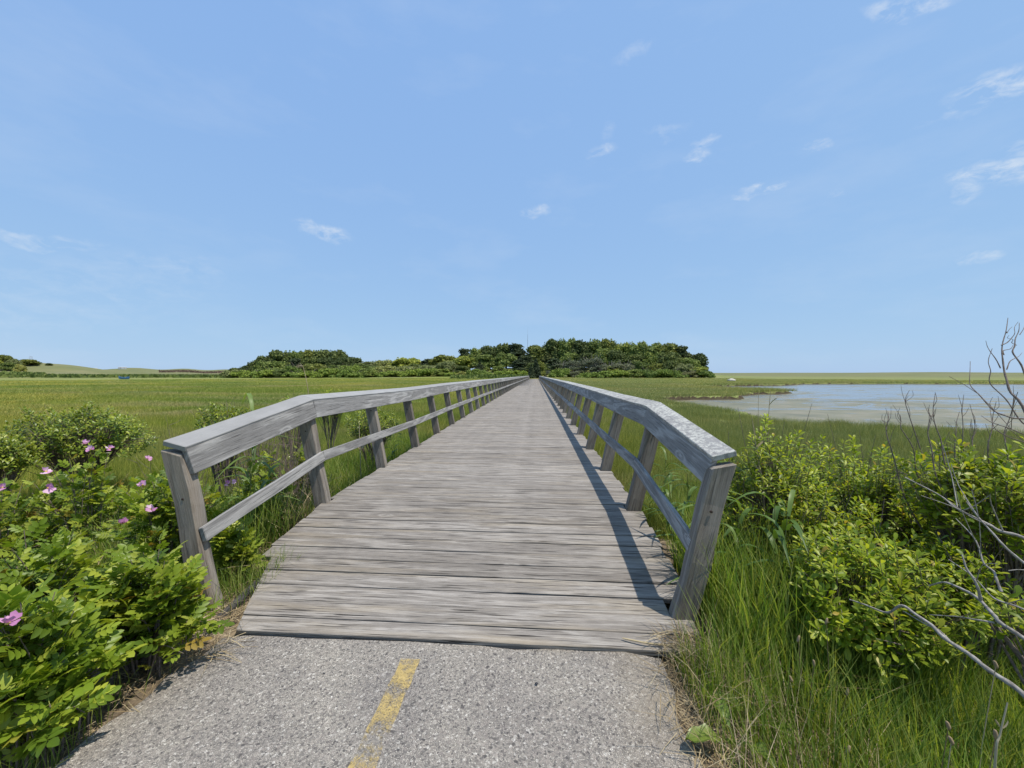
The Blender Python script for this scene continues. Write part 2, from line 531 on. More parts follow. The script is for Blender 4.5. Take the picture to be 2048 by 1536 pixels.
def asphalt_mat(name, paint=False):
    m, N = new_mat(name)
    pos = N.n('ShaderNodeNewGeometry').outputs['Position']
    j = N.vec('ADD', pos, N.scale(N.n('ShaderNodeTexNoise', {'Vector': pos, 'Scale': 90.0, 'Detail': 2.0}).outputs['Color'], (.006, .006, .006)))
    v = N.n('ShaderNodeTexVoronoi', {'Vector': j, 'Scale': 170.0, 'Randomness': 1.0}, feature='F1')
    e = N.n('ShaderNodeTexVoronoi', {'Vector': j, 'Scale': 170.0, 'Randomness': 1.0}, feature='DISTANCE_TO_EDGE')
    big = N.n('ShaderNodeTexVoronoi', {'Vector': j, 'Scale': 100.0, 'Randomness': 1.0}, feature='F1')
    sc = N.n('ShaderNodeSeparateColor', {0: v.outputs['Color']})
    bc = N.n('ShaderNodeSeparateColor', {0: big.outputs['Color']})
    stone = N.ramp(sc.outputs[0], [(.0, (.11, .104, .10)), (.12, (.22, .207, .19)), (.40, (.315, .292, .26)), (.75, (.39, .36, .315)), (.93, (.46, .425, .37)), (1, (.60, .565, .50))])
    stone2 = N.ramp(bc.outputs[0], [(.0, (.09, .085, .085)), (.3, (.32, .29, .26)), (.8, (.45, .41, .36)), (1, (.66, .63, .57))])
    stone = N.mix(N.rng(bc.outputs[1], .62, .66), stone, stone2)
    gap = N.rng(e.outputs['Distance'], .0, .12, .25, 1.0)
    lg = N.noise(pos, 1.7, 5, .6)
    binder = N.ramp(lg, [(.3, (.15, .137, .118)), (.7, (.26, .237, .20))])
    col = N.mix(gap, binder, stone)
    col = N.mix(1.0, col, N.ramp(lg, [(.3, (.82, .81, .82)), (.7, (1.08, 1.06, 1.02))]), 'MULTIPLY')
    sx = N.n('ShaderNodeSeparateXYZ', {0: pos})
    # sand washed over the right-hand edge
    dust = N.math('MULTIPLY', N.rng(sx.outputs[0], .30, .62), N.rng(N.noise(pos, 5.0, 5, .65), .35, .65))
    col = N.mix(N.math('MULTIPLY', dust, .7), col, (.27, .225, .165))
    h = N.math('ADD', N.math('MULTIPLY', gap, .6), N.math('MULTIPLY', N.math('SUBTRACT', 1.0, v.outputs['Distance']), .7))
    if not paint:
        finish(N, bsdf(N, col, .8, .3, bump(N, h, .8, .006)))
        return m
    wear = N.math('ADD', N.math('MULTIPLY', N.noise(pos, 8.0, 5, .7), 1.0), N.math('ADD', N.math('MULTIPLY', sc.outputs[1], .16), N.math('MULTIPLY', N.rng(sx.outputs[1], 1.35, 2.0, -.035, .09), 1.0)))
    wear = N.math('ADD', wear, N.rng(N.noise(N.n('ShaderNodeCombineXYZ', {1: sx.outputs[1]}).outputs[0], 5.5, 3, .6), .3, .7, -.10, .05))
    left = N.rng(wear, .47, .70)
    rub = N.noise(pos, 40.0, 3, .6)
    yc = N.ramp(rub, [(.3, (.44, .325, .12)), (.7, (.55, .41, .16))])
    fi = bsdf(N, yc, .7, .3, bump(N, h, .5, .004))
    tr = N.n('ShaderNodeBsdfTransparent').outputs[0]
    finish(N, N.n('ShaderNodeMixShader', {0: N.math('MULTIPLY', left, .85), 1: tr, 2: fi}).outputs[0])
    return m


M['asphalt'] = asphalt_mat('worn_asphalt')
M['line'] = asphalt_mat('worn_yellow_paint', True)


def water_mat():
    m, N = new_mat('tidal_water')
    pos = N.n('ShaderNodeNewGeometry').outputs['Position']
    sx = N.n('ShaderNodeSeparateXYZ', {0: pos})
    warp = N.vec('ADD', pos, N.scale(N.n('ShaderNodeTexNoise', {'Vector': pos, 'Scale': .12, 'Detail': 2.0}).outputs['Color'], (9, 9, 0)))
    p = N.scale(warp, (.30, 1, 0))
    a = N.noise(p, .42, 6, .68, .3)
    b = N.noise(N.scale(pos, (.25, 1, 0)), 2.0, 4, .65)
    near = N.rng(sx.outputs[1], 46, 16, 0, .115)
    edge = N.rng(sx.outputs[0], 40, 14, 0, .05)
    f = N.math('ADD', N.math('ADD', N.math('MULTIPLY', a, .72), N.math('MULTIPLY', b, .28)), N.math('ADD', near, edge))
    mat = N.rng(f, .525, .575)
    alg = N.ramp(N.noise(pos, .5, 4, .6), [(.3, (.115, .105, .045)), (.5, (.175, .155, .07)), (.7, (.25, .205, .125))])
    rip = N.noise(N.scale(pos, (.7, 1, 0)), 5.0, 4, .6)
    wat = bsdf(N, (.16, .175, .185), .20, .5, bump(N, rip, .6, .03))
    mats = bsdf(N, alg, .55, .35, bump(N, b, .4, .03))
    finish(N, N.n('ShaderNodeMixShader', {0: N.math('MULTIPLY', mat, .85), 1: wat, 2: mats}).outputs[0])
    return m


M['water'] = water_mat()


def plain(name, col, rough=.7, spec=.3, var=.15, sc=4.0):
    m, N = new_mat(name)
    f = N.noise(N.n('ShaderNodeTexCoord').outputs['Object'], sc, 4, .6)
    c = N.mix(1.0, col, N.ramp(f, [(.3, 1 - var), (.7, 1 + var)]), 'MULTIPLY')
    finish(N, bsdf(N, c, rough, spec))
    return m


M['white_wall'] = plain('white_painted_wall', (.78, .77, .74))
M['grey_roof'] = plain('grey_roof', (.42, .42, .42))
M['dark_pane'] = plain('dark_pane', (.03, .035, .04), .2, .5)
M['steel'] = plain('grey_steel', (.20, .21, .23), .5)
M['pale_steel'] = plain('pale_steel', (.42, .43, .47), .5)
M['blue_paint'] = plain('blue_paint', (.09, .22, .52), .5)
M['pale_stone'] = plain('pale_stone', (.50, .47, .41), .9, .2, .25, 1.5)
M['dark_pebble'] = plain('dark_pebble', (.045, .045, .05), .7, .3, .3, 60)
M['tan_seed'] = plain('tan_seed_head', (.26, .195, .12), .9, .1, .3, 60)
M['dock_leaf'] = leaf_mat('dock_leaf', (.10, .16, .025), (.14, .20, .03), (.17, .23, .04), trans=.3)

# ------------------------------------------------------------------ the lie of the land
MARSH = -.80
WATER = -1.12
POND = np.array([[9.0, 32.0], [11.0, 34.0], [15.1, 36.6], [18.6, 37.3], [22.2, 43.1], [26.6, 46.4], [29.5, 47.6], [31, 49.5], [30.5, 52.5], [27, 55], [24.5, 60],
                 [25, 66], [29, 72], [38, 76], [43, 77], [47.5, 78.1], [59, 89.1], [71.1, 91.8], [88.1, 92.9], [108, 92.2], [130, 88], [150, 70],
                 [140, 45], [100, 24], [60, 14], [36, 9.2], [26, 9.8], [20.4, 11.6], [17.0, 13.9], [16.0, 14.6], [14.9, 15.2], [14.4, 15.9],
                 [13.1, 16.5], [11.8, 17.2], [10.7, 18.3], [11.2, 21.5], [11.4, 25.0], [10.8, 28.0], [9.4, 30.6]])


def pond_depth(x, y):
    """Signed distance to the pond's edge, positive inside."""
    x = np.asarray(x, float)
    y = np.asarray(y, float)
    d2 = np.full(x.shape, 1e12)
    ins = np.zeros(x.shape, bool)
    n = len(POND)
    for i in range(n):
        ax, ay = POND[i]
        bx, by = POND[(i + 1) % n]
        ex, ey = bx - ax, by - ay
        t = np.clip(((x - ax) * ex + (y - ay) * ey) / (ex * ex + ey * ey), 0, 1)
        d2 = np.minimum(d2, (x - ax - t * ex) ** 2 + (y - ay - t * ey) ** 2)
        c = ((ay > y) != (by > y)) & (x < (bx - ax) * (y - ay) / (by - ay + 1e-12) + ax)
        ins ^= c
    return np.where(ins, 1, -1) * np.sqrt(d2)


HILLS = [(26, 200, 58, 27, 4.6), (-22, 214, 42, 26, 2.6), (-98, 226, 36, 22, 3.0), (-66, 228, 60, 20, .8), (62, 184, 14, 18, 1.5), (-415, 292, 48, 40, 9.0)]


def ground(x, y):
    x = np.asarray(x, float)
    y = np.asarray(y, float)
    z = MARSH + .07 * vnoise(x * .35, y * .35, 3) + .03 * vnoise(x * 1.7, y * 1.7, 4)
    # causeway carrying the path up to the bridge
    cx = x + .6 + .25 * vnoise(x * .5, y * .6, 8)
    side = np.where(cx < 0, sstep(1.5, 5.2, -cx), sstep(1.35, 4.6, cx))
    end = sstep(3.1, 6.2, y + .3 * vnoise(x * .8, 0 * y, 5))
    bank = (1 - side) * (1 - end)
    z = z * (1 - bank) + bank * (-.27 + .018 * vnoise(x * 3, y * 3, 6))
    d = pond_depth(x, y) + .45 * vnoise(x * .9, y * .9, 9) + .22 * vnoise(x * 2.6, y * 2.6, 10)
    z = z - .75 * sstep(-.15, .55, d)
    for hx, hy, sx, sy, h in HILLS:
        z = z + h * np.exp(-(((x - hx) / sx) ** 2 + ((y - hy) / sy) ** 2))
    r = np.hypot(x, y)
    a = np.degrees(np.arctan2(x, y))
    hr = np.where(a > -10, 3.3, 3.3 + 5.5 * sstep(-31, -44, a)) + .7 * vnoise(a * .5, r * .004, 12)
    hr = hr + 1.6 * sstep(-30, -45, a) * vnoise(a * 1.6, r * .006, 13)
    return z + hr * sstep(340, 800, r)


def gz(x, y):
    return float(ground(np.array([x]), np.array([y]))[0])


def build_ground():
    rr = np.concatenate([np.linspace(.02, 8, 110), np.geomspace(8.06, 110, 250), np.geomspace(111.5, 9000, 120)])
    aa = np.radians(np.concatenate([np.linspace(-75, 75, 560), np.linspace(78, 282, 52)]))
    Rr, Aa = np.meshgrid(rr, aa, indexing='ij')
    X, Y = Rr * np.sin(Aa), Rr * np.cos(Aa)
    Z = ground(X, Y)
    nr, na = Rr.shape
    V = np.stack([X, Y, Z], -1).reshape(-1, 3)
    i = np.arange(nr - 1)[:, None] * na
    j = np.arange(na)[None]
    k = (j + 1) % na
    F = np.stack([i + j, i + na + j, i + na + k, i + k], -1).reshape(-1, 4)
    me = np_mesh('ground', V, F, M['ground'], smooth=True)
    return tag(link('ground', me), 'grassy salt marsh and sandy causeway reaching to low dunes on the horizon', kind='structure')


build_ground()


def build_pond():
    c = POND.mean(0)
    V = np.vstack([np.column_stack([c[0] + (POND - c)[:, 0] * 1.04, c[1] + (POND - c)[:, 1] * 1.03, np.full(len(POND), WATER)])])
    # a wide sheet under the marsh: the bank hides its rim
    bm = bmesh.new()
    vs = [bm.verts.new(p) for p in V]
    bm.faces.new(vs)
    bmesh.ops.triangulate(bm, faces=bm.faces[:])
    bmesh.ops.recalc_face_normals(bm, faces=bm.faces[:])
    me = bpy.data.meshes.new('water')
    bm.to_mesh(me)
    bm.free()
    if me.polygons[0].normal.z < 0:
        me.flip_normals()
    tag(link('water', me, mat=M['water']), 'shallow tidal pond with olive weed floating in streaks', kind='structure')


build_pond()


# ------------------------------------------------------------------ path
PATH_Z = -.232


def build_path():
    ys = np.concatenate([np.linspace(-7, 0, 30), np.linspace(.05, 2.135, 70)])
    rows = []
    for y in ys:
        w = .035 * vnoise(np.array([y * 6.0]), np.array([0.0]), 21)[0] + .02 * vnoise(np.array([y * 19.0]), np.array([3.0]), 22)[0]
        w2 = .035 * vnoise(np.array([y * 6.0]), np.array([9.0]), 23)[0] + .02 * vnoise(np.array([y * 19.0]), np.array([5.0]), 24)[0]
        rows.append((-1.90 - .05 * (2.1 - y) * (y > 0) + w, .66 + .03 * (2.1 - y) + w2, y))
    V, n = [], 14
    for l, r, y in rows:
        for k in range(n):
            t = k / (n - 1)
            edge = min(t, 1 - t)
            V.append((l + (r - l) * t, y, PATH_Z - .03 * (edge < .01) + .006 * math.sin(t * 9 + y * 2)))
    V = np.array(V)
    # the broken edge of the asphalt where it meets the first plank
    V[-n:, 1] += RNG.normal(0, .006, n)
    i = np.arange(len(ys) - 1)[:, None] * n
    j = np.arange(n - 1)[None]
    F = np.stack([i + j, i + j + 1, i + n + j + 1, i + n + j], -1).reshape(-1, 4)
    tag(link('asphalt_path', np_mesh('asphalt_path', V, F, M['asphalt'], smooth=True)), 'worn grey asphalt path with exposed stone chips', kind='structure')
    # yellow centre line
    P = []
    ys = np.linspace(-1.2, 2.0, 40)
    for y in ys:
        c = -.672 - .012 * (2.0 - y)
        w = .052 if y > -1.1 else .05
        for t in (-1, -.33, .33, 1):
            P.append((c + t * w + .004 * math.sin(y * 31 + t), y, PATH_Z + .006 * math.sin(((c + t * w + 1.9) / 2.56) * 9 + y * 2) + .005))
    i = np.arange(len(ys) - 1)[:, None] * 4
    j = np.arange(3)[None]
    F = np.stack([i + j, i + j + 1, i + 5 + j, i + 4 + j], -1).reshape(-1, 4)
    tag(link('centre_line', np_mesh('centre_line', np.array(P), F, M['line'])), 'worn yellow painted line along the middle of the asphalt', kind='structure')


build_path()

# ------------------------------------------------------------------ boardwalk bridge
Y_END = 130.0


def deck_z(y):
    if y < 3.76:
        return -.132 * (3.76 - y)
    if y < 12:
        return 0.0
    return -.50 * (y - 12) / 118.0


BOX = {}


def box_mesh(L, t, w, mat, c=.004, wob=0.0, variant=0, segs=1):
    """Chamfered board: length L on X, thickness t on Y, width w on Z."""
    key = (round(L, 3), round(t, 4), round(w, 4), mat, variant)
    if key in BOX:
        return BOX[key]
    rnd = random.Random(hash((round(L, 2), variant)) & 0xffff)
    bm = bmesh.new()
    bmesh.ops.create_cube(bm, size=1)
    for v in bm.verts:
        v.co = (v.co.x * L, v.co.y * t, v.co.z * w)
    if segs > 1:
        for k in range(1, segs):
            x = -L / 2 + L * k / segs
            bmesh.ops.bisect_plane(bm, geom=bm.verts[:] + bm.edges[:] + bm.faces[:], plane_co=(x, 0, 0), plane_no=(1, 0, 0))
    sharp = [e for e in bm.edges if len(e.link_faces) == 2 and e.calc_face_angle(0) > .5]
    bmesh.ops.bevel(bm, geom=sharp, offset=c, segments=1, affect='EDGES')
    if wob:
        for v in bm.verts:
            v.co.y += wob * (math.sin(v.co.x * 9 + variant) + .5 * rnd.uniform(-1, 1))
            v.co.z += wob * (math.sin(v.co.x * 7 + 2 + variant * 3) + .5 * rnd.uniform(-1, 1))
            v.co.x += rnd.uniform(-1, 1) * wob
    me = bpy.data.meshes.new('board')
    bm.to_mesh(me)
    bm.free()
    me.materials.append(M[mat])
    BOX[key] = me
    return me


def basis(x, z, loc):
    x = Vector(x).normalized()
    z = Vector(z)
    y = z.cross(x).normalized()
    z = x.cross(y)
    return Matrix(((x.x, y.x, z.x, loc[0]), (x.y, y.y, z.y, loc[1]), (x.z, y.z, z.z, loc[2]), (0, 0, 0, 1)))


bridge = tag(empty('boardwalk_bridge', (-.57, 2.15, -.2)),
             'long weathered grey timber boardwalk bridge with leaning side rails crossing the marsh', 'bridge')
INV = Matrix.Translation((.57, -2.15, .2))

POST_Y = [2.40] + [3.80 + 1.53 * k for k in range(83)]
POST_Y = [y for y in POST_Y if y < Y_END + .3]
PT = .089


def build_planks():
    y = 2.145
    rnd = random.Random(3)
    far = []
    k = 0
    while y < Y_END:
        w = .114 if k == 0 else .1425
        pitch = w + rnd.choice([.003, .004, .006, .009])
        yc = y + w / 2
        lx = -2.18 + rnd.uniform(-.006, .006)
        rx = 1.015 + rnd.uniform(-.008, .008)
        for i, py in enumerate(POST_Y):
            if abs(py - yc) < (w + PT) / 2 - .012:
                lx = -2.125
                rx = .880 if i else .835
        if k < 7:
            lx = [-1.815, -1.87, -1.93, -1.99, -2.05, -2.17, -2.19][k]
        if k < 2:
            rx = [.90, .955][k]
        z = deck_z(yc) - .02 + rnd.uniform(-.002, .002)
        if k == 1:
            z += .003
        L = round((rx - lx) / .03) * .03 if k > 6 else rx - lx
        cx = (lx + rx) / 2
        slope = .132 if yc < 3.76 else 0.0
        skew = .008 if k < 12 else 0
        xa = Vector((1, -skew, rnd.uniform(-.0012, .0012)))
        za = Vector((0, -slope + rnd.uniform(-.008, .008), 1))
        mat = basis(xa, za, (cx, yc, z))
        if k < 300:
            me = box_mesh(L, w, .04, 'deck', .0035, .0016, k % 6, 6)
            if k < 5:       # the first boards are cut on a slant at the verge
                me = me.copy()
                for vv in me.vertices:
                    if vv.co.x < -L * .4:
                        vv.co.x -= .42 * vv.co.y
            link('plank', me, bridge, matrix=INV @ mat)
        else:
            far.append((mat, L, w))
        y += pitch
        k += 1
    cube = np.array([(a, b, c) for a in (-.5, .5) for b in (-.5, .5) for c in (-.5, .5)])
    cf = np.array([(0, 1, 3, 2), (4, 6, 7, 5), (0, 4, 5, 1), (2, 3, 7, 6), (0, 2, 6, 4), (1, 5, 7, 3)])
    mats = []
    for mt, L, w in far:
        mm = np.array(INV @ mt @ Matrix.Diagonal((L, w, .04, 1)))
        mats.append(mm)
    V, F, t = bake(cube, cf, np.array(mats))
    tag(link('far_planks', np_mesh('far_planks', V, F, M['deck'], t), bridge), kind='stuff')
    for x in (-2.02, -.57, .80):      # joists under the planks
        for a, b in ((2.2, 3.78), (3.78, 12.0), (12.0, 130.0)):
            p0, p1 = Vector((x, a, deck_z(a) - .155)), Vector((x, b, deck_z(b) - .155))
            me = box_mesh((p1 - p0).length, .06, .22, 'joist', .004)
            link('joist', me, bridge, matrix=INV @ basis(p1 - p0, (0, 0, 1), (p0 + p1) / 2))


build_planks()


def bolt_mesh():
    bm = bmesh.new()
    bmesh.ops.create_cone(bm, cap_ends=True, segments=10, radius1=.009, radius2=.007, depth=.008, matrix=Matrix.Rotation(math.pi / 2, 4, 'X'))
    me = bpy.data.meshes.new('bolt')
    bm.to_mesh(me)
    bm.free()
    m, N = new_mat('rusted_bolt')
    finish(N, bsdf(N, (.05, .035, .028), .7, .3, Metallic=.3))
    me.materials.append(m)
    return me


BOLT = bolt_mesh()


def build_railing(side):
    """side -1: railing over the rose bushes, +1: railing beside the pond."""
    lean = R(10.5 if side < 0 else 13.0)
    base = 2.122 if side < 0 else .885
    drop = 0.0 if side < 0 else -.035
    rail = empty('railing', (0, 0, 0), bridge)
    rail.matrix_basis = INV.copy()
    rail['label'] = 'sunlit railing with a smooth grey cap' if side < 0 else 'shaded railing whose cap is blotched with pale lichen'
    u = Vector((side * math.sin(lean), 0, math.cos(lean)))
    rnd = random.Random(5 + side)
    tilt = R(15)
    capw = Vector((side * math.cos(tilt), 0, math.sin(tilt)))       # across the cap, rising outwards
    capn = Vector((-side * math.sin(tilt), 0, math.cos(tilt)))

    def foot(y, i=1):
        b = base - (.045 if (side > 0 and i == 0) else 0)
        return Vector((side * b, y, deck_z(y)))

    top = 1.0 + drop
    for i, y in enumerate(POST_Y):
        f = foot(y, i)
        if side > 0 and i == 0:
            f.z += 0.0
        lo, hi = -.75, top / math.cos(lean) - .002
        L = hi - lo
        out = Vector((side * math.cos(lean), 0, -math.sin(lean)))
        c = f + u * ((lo + hi) / 2) + out * .068
        if i == 0:
            wdt = .132 if side > 0 else .136
            me = box_mesh(L, PT * 1.05, wdt, 'post', .010, .0055, 11 + side, 14)
        elif i < 10:
            me = box_mesh(L, PT, .136, 'post', .006, .0022, i % 4, 8)
        else:
            me = box_mesh(L, PT, .136, 'post', .005, .001, 7, 1)
        if 'cut' not in me:     # post tops are sawn to meet the tilted cap
            me['cut'] = 1
            sl_ = math.tan(lean + tilt) * .85
            for vv in me.vertices:
                if vv.co.x > L / 2 - .04:
                    vv.co.x += vv.co.z * sl_
        mt = basis(u, out, c + Vector((0, rnd.uniform(-.006, .006), 0)))
        link('post', me, rail, matrix=mt)
        if i < 9:       # rusted bolts through the face of the nearer posts
            fo = f + u * (.70 + .06 * (i % 3)) + out * (.055 + .02 * (i % 2)) + Vector((0, -PT * .5 - .002, 0))
            link('bolt', BOLT, rail, matrix=Matrix.Translation(fo))
    # boards: first bay by itself, then two or three bays each
    joints = [2.345 if side < 0 else 2.385, POST_Y[1]]
    i = 1
    while i < len(POST_Y) - 1:
        i = min(i + (1 if len(joints) == 2 and side > 0 else 2), len(POST_Y) - 1)
        joints.append(POST_Y[i])
    joints[-1] += .06

    def rail_z(y):
        # the bend at the top of the ramp is eased over two bays
        z = deck_z(max(y, 2.2))
        if side < 0:
            z += .030 * math.exp(-((y - 3.8) / .9) ** 2) - .01
        else:
            z += .012 * math.exp(-((y - 3.8) / 1.0) ** 2)
        return z + .004 * math.sin(y * .9 + side)

    def strip(name, a, b, hgt, thick, width, mat, segs=1, wob=0.0, zdir=None, inset=0.0, var=0, lo=0.0):
        pa = Vector((side * base, a, rail_z(a))) + u * hgt + lo
        pb = Vector((side * base, b, rail_z(b))) + u * hgt + lo
        d = (pb - pa)
        L = round(d.length - .003, 2) if a > 6 else d.length - .003
        me = box_mesh(L, thick, width, mat, .004, wob, var, segs)
        link(name, me, rail, matrix=basis(d, zdir, (pa + pb) / 2))

    out = Vector((side * math.cos(lean), 0, -math.sin(lean)))
    for a, b in zip(joints[:-1], joints[1:]):
        near = a < 12
        v = int(a) % 5
        # cap board, tilted inwards
        cap_mid = Vector((side * (.150 if side < 0 else .145), 0, 0))
        strip('cap_board', a, b, (1.028 + drop) / math.cos(lean), .156 if side < 0 else .146, .037, 'cap' if side < 0 else 'cap_lichen', 8 if near else 2, .0012,
              capn, lo=-u * 0 + Vector((side * .0, 0, 0)) + capw * (.036 if side < 0 else .026), var=v)
        # facing board under the cap, on the deck side of the posts
        e = .02 if a < 3 else 0.0
        strip('rail_board', a + e, b, (.925 + drop) / math.cos(lean), .036, .175, 'fascia', 8 if near else 2, .0012, u, lo=-out * .021, var=v)
        strip('mid_rail', a + e, b, (.445 + drop * .3) / math.cos(lean), .036, .098, 'fascia', 8 if near else 2, .0014, u, lo=-out * .021, var=v + 5)


build_railing(-1)
build_railing(1)

# ------------------------------------------------------------------ wooded island and far trees
ICO = {}


def ico(sub):
    if sub not in ICO:
        bm = bmesh.new()
        bmesh.ops.create_icosphere(bm, subdivisions=sub, radius=1)
        V = np.array([v.co[:] for v in bm.verts])
        F = np.array([[v.index for v in f.verts] for f in bm.faces])
        bm.free()
        ICO[sub] = (V, F)
    return ICO[sub]


def unit(v):
    return v / (np.linalg.norm(v, axis=-1, keepdims=True) + 1e-9)


LEAF_CLUMP_V = np.array([(-.5, -.1, 0), (-.18, -.5, .06), (.34, -.42, -.05), (.52, .08, .05), (.2, .52, -.04), (-.3, .42, .07)])
LEAF_CLUMP_F = np.array([(0, 1, 2), (0, 2, 3), (0, 3, 4), (0, 4, 5)])


def crown_mesh(name, lobes, mat, size=.42, per_area=5.5, fill=.86, droop=0.0, stems=0):
    """Crown of many leaf clumps spread over uneven lobes; lobes are (centre, radius, flatten)."""
    P, Nn = [], []
    Vh, Fh, off = [], [], 0
    iv, jf = ico(2)
    for c, r, fl in lobes:
        n = int(per_area * 4 * math.pi * r * r / (size * size) * .32)
        d = unit(RNG.normal(size=(n, 3)))
        d = d[d[:, 2] > -.55]
        rad = r * (1 + .16 * RNG.normal(size=(len(d), 1)) * (RNG.random((len(d), 1)) < .75) - .05)
        p = np.array(c) + d * rad * np.array([1, 1, fl])
        P.append(p)
        Nn.append(unit(d + .55 * RNG.normal(size=d.shape) + np.array([0, 0, .35 - droop])))
        wob = 1 + .12 * np.sin(iv[:, :1] * 7 + r * 5) * np.cos(iv[:, 1:2] * 6)
        Vh.append(np.array(c) + iv * wob * r * fill * .9 * np.array([1, 1, fl]))
        Fh.append(jf + off)
        off += len(iv)
    P, Nn = np.concatenate(P), np.concatenate(Nn)
    D = unit(RNG.normal(size=P.shape))
    S = size * RNG.uniform(.6, 1.25, len(P))
    V, F, t = bake(LEAF_CLUMP_V, LEAF_CLUMP_F, frames(P, D, Nn, S))
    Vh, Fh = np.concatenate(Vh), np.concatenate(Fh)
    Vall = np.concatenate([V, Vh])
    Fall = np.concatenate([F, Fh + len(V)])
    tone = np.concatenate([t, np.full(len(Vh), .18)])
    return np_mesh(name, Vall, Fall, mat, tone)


def round_lobes(n, w, h, r0, r1, seed, low=.15):
    rnd = random.Random(seed)
    out = [((0, 0, h * .45), min(w, h) * .52, .9)]
    for k in range(n):
        a = k * 2.399 + rnd.uniform(-.4, .4)
        e = rnd.uniform(low, 1.0)
        rr = math.sqrt(max(0.05, 1 - e * e * .85))
        r = rnd.uniform(r0, r1)
        out.append(((math.cos(a) * rr * (w - r * .8), math.sin(a) * rr * (w - r * .8), h * (.13 + .71 * e) - r * .1), r, rnd.uniform(.72, .95)))
    return out


def cedar_lobes(w, h, seed):
    rnd = random.Random(seed)
    out = []
    for k in range(26):
        t = k / 25
        rad = w * (1 - t) ** .8 * rnd.uniform(.55, 1.0)
        a = k * 2.399
        out.append(((math.cos(a) * rad * .6, math.sin(a) * rad * .6, h * (.08 + .9 * t)), max(.25, rad * .55 + .22), .55))
    return out


def pine_lobes(w, h, seed):
    rnd = random.Random(seed)
    out = []
    for k in range(24):
        t = .12 + .86 * (k + rnd.random()) / 24
        a = k * 2.399
        rad = w * rnd.uniform(.15, .85) * (1.1 - t * .75)
        out.append(((math.cos(a) * rad, math.sin(a) * rad, h * t), rnd.uniform(.65, 1.1) * (1.15 - .45 * t), .62))
    return out


KINDS = {   # crown unit size about 5 m tall, 5 to 7 m wide
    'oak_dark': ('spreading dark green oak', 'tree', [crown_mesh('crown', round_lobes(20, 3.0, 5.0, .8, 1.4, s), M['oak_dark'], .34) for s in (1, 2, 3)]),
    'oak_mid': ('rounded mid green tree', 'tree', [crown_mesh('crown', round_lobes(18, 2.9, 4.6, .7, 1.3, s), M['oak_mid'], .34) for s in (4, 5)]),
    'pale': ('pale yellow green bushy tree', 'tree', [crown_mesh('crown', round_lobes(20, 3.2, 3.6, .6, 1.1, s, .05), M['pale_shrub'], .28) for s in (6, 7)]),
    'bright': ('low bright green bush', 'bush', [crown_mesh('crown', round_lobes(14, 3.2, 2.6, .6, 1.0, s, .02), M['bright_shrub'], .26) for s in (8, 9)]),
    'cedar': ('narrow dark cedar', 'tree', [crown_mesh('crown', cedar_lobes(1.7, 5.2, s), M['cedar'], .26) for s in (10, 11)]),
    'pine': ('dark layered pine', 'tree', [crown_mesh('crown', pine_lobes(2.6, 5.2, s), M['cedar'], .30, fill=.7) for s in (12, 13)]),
    'willow': ('grey green willowy shrub', 'bush', [crown_mesh('crown', round_lobes(16, 2.4, 4.4, .45, .8, s, .05), M['willow'], .20, 3.0, .5) for s in (14,)]),
}


def trunk_mesh():
    lines = [([(0, 0, -2.0), (.05, 0, 0), (.02, .04, 1.2), (.1, 0, 2.6)], [.30, .24, .17, .08])]
    for k in range(5):
        a = k * 1.3
        lines.append(([(.03, .02, .9 + .15 * k), (math.cos(a) * .7, math.sin(a) * .7, 1.7 + .2 * k), (math.cos(a) * 1.5, math.sin(a) * 1.5, 2.6 + .2 * k)], [.11, .07, .02]))
    V, F = tubes(lines, 6)
    return np_mesh('trunk', V, F, M['tree_bark'], smooth=True)


TRUNK = trunk_mesh()


def willow_stems():
    lines = []
    for k in range(22):
        a = k * 2.399
        r = random.uniform(.8, 2.6)
        h = random.uniform(3.4, 5.2)
        lines.append(([(0, 0, -1), (math.cos(a) * r * .4, math.sin(a) * r * .4, h * .45), (math.cos(a) * r, math.sin(a) * r, h)], [.06, .045, .015]))
    V, F = tubes(lines, 4)
    return np_mesh('trunk', V, F, M['grey_bark'])


WILLOW_TRUNK = willow_stems()
TREES = []


def tree(kind, x, y, z_top, width, rnd):
    z0 = gz(x, y) - .15
    h = max(z_top - z0, 1.6)
    nice, cat, meshes = KINDS[kind]
    me = rnd.choice(meshes)
    native = max(v.co.z for v in me.vertices) if 'h' not in me else me['h']
    me['h'] = native
    wn = me.get('w') or max(abs(v.co.x) for v in me.vertices)
    me['w'] = wn
    name = {'oak_dark': 'oak_tree', 'oak_mid': 'broadleaf_tree', 'pale': 'bushy_tree', 'bright': 'green_bush', 'cedar': 'cedar_tree', 'pine': 'pine_tree', 'willow': 'willow_bush'}[kind]
    root = empty(name, (x, y, z0))
    root.rotation_euler.z = rnd.uniform(0, 6.28)
    sz = h / native
    sx = max(min(width / (2 * wn), sz * 1.9), sz * .6)
    root.scale = (sx, sx, sz)
    link('crown', me, root)
    link('trunk', WILLOW_TRUNK if kind == 'willow' else TRUNK, root)
    root['category'] = cat
    return root, nice


SKYLINE = [(452, 745), (470, 738), (490, 731), (520, 715), (548, 703), (575, 701), (605, 699), (640, 697), (668, 697), (690, 704), (712, 716), (740, 721), (770, 721), (800, 722),
           (818, 716), (835, 712), (850, 718), (872, 714), (895, 709), (915, 701), (940, 697), (965, 694), (985, 690), (1010, 687), (1032, 684), (1050, 690), (1070, 689), (1092, 679), (1110, 676),
           (1140, 676), (1160, 679), (1180, 678), (1205, 676), (1230, 677), (1248, 684), (1270, 682), (1300, 685), (1330, 684), (1355, 687), (1375, 693), (1392, 703), (1404, 722), (1412, 738)]


def sky_y(px):
    xs = [p[0] for p in SKYLINE]
    ys = [p[1] for p in SKYLINE]
    return float(np.interp(px, xs, ys))


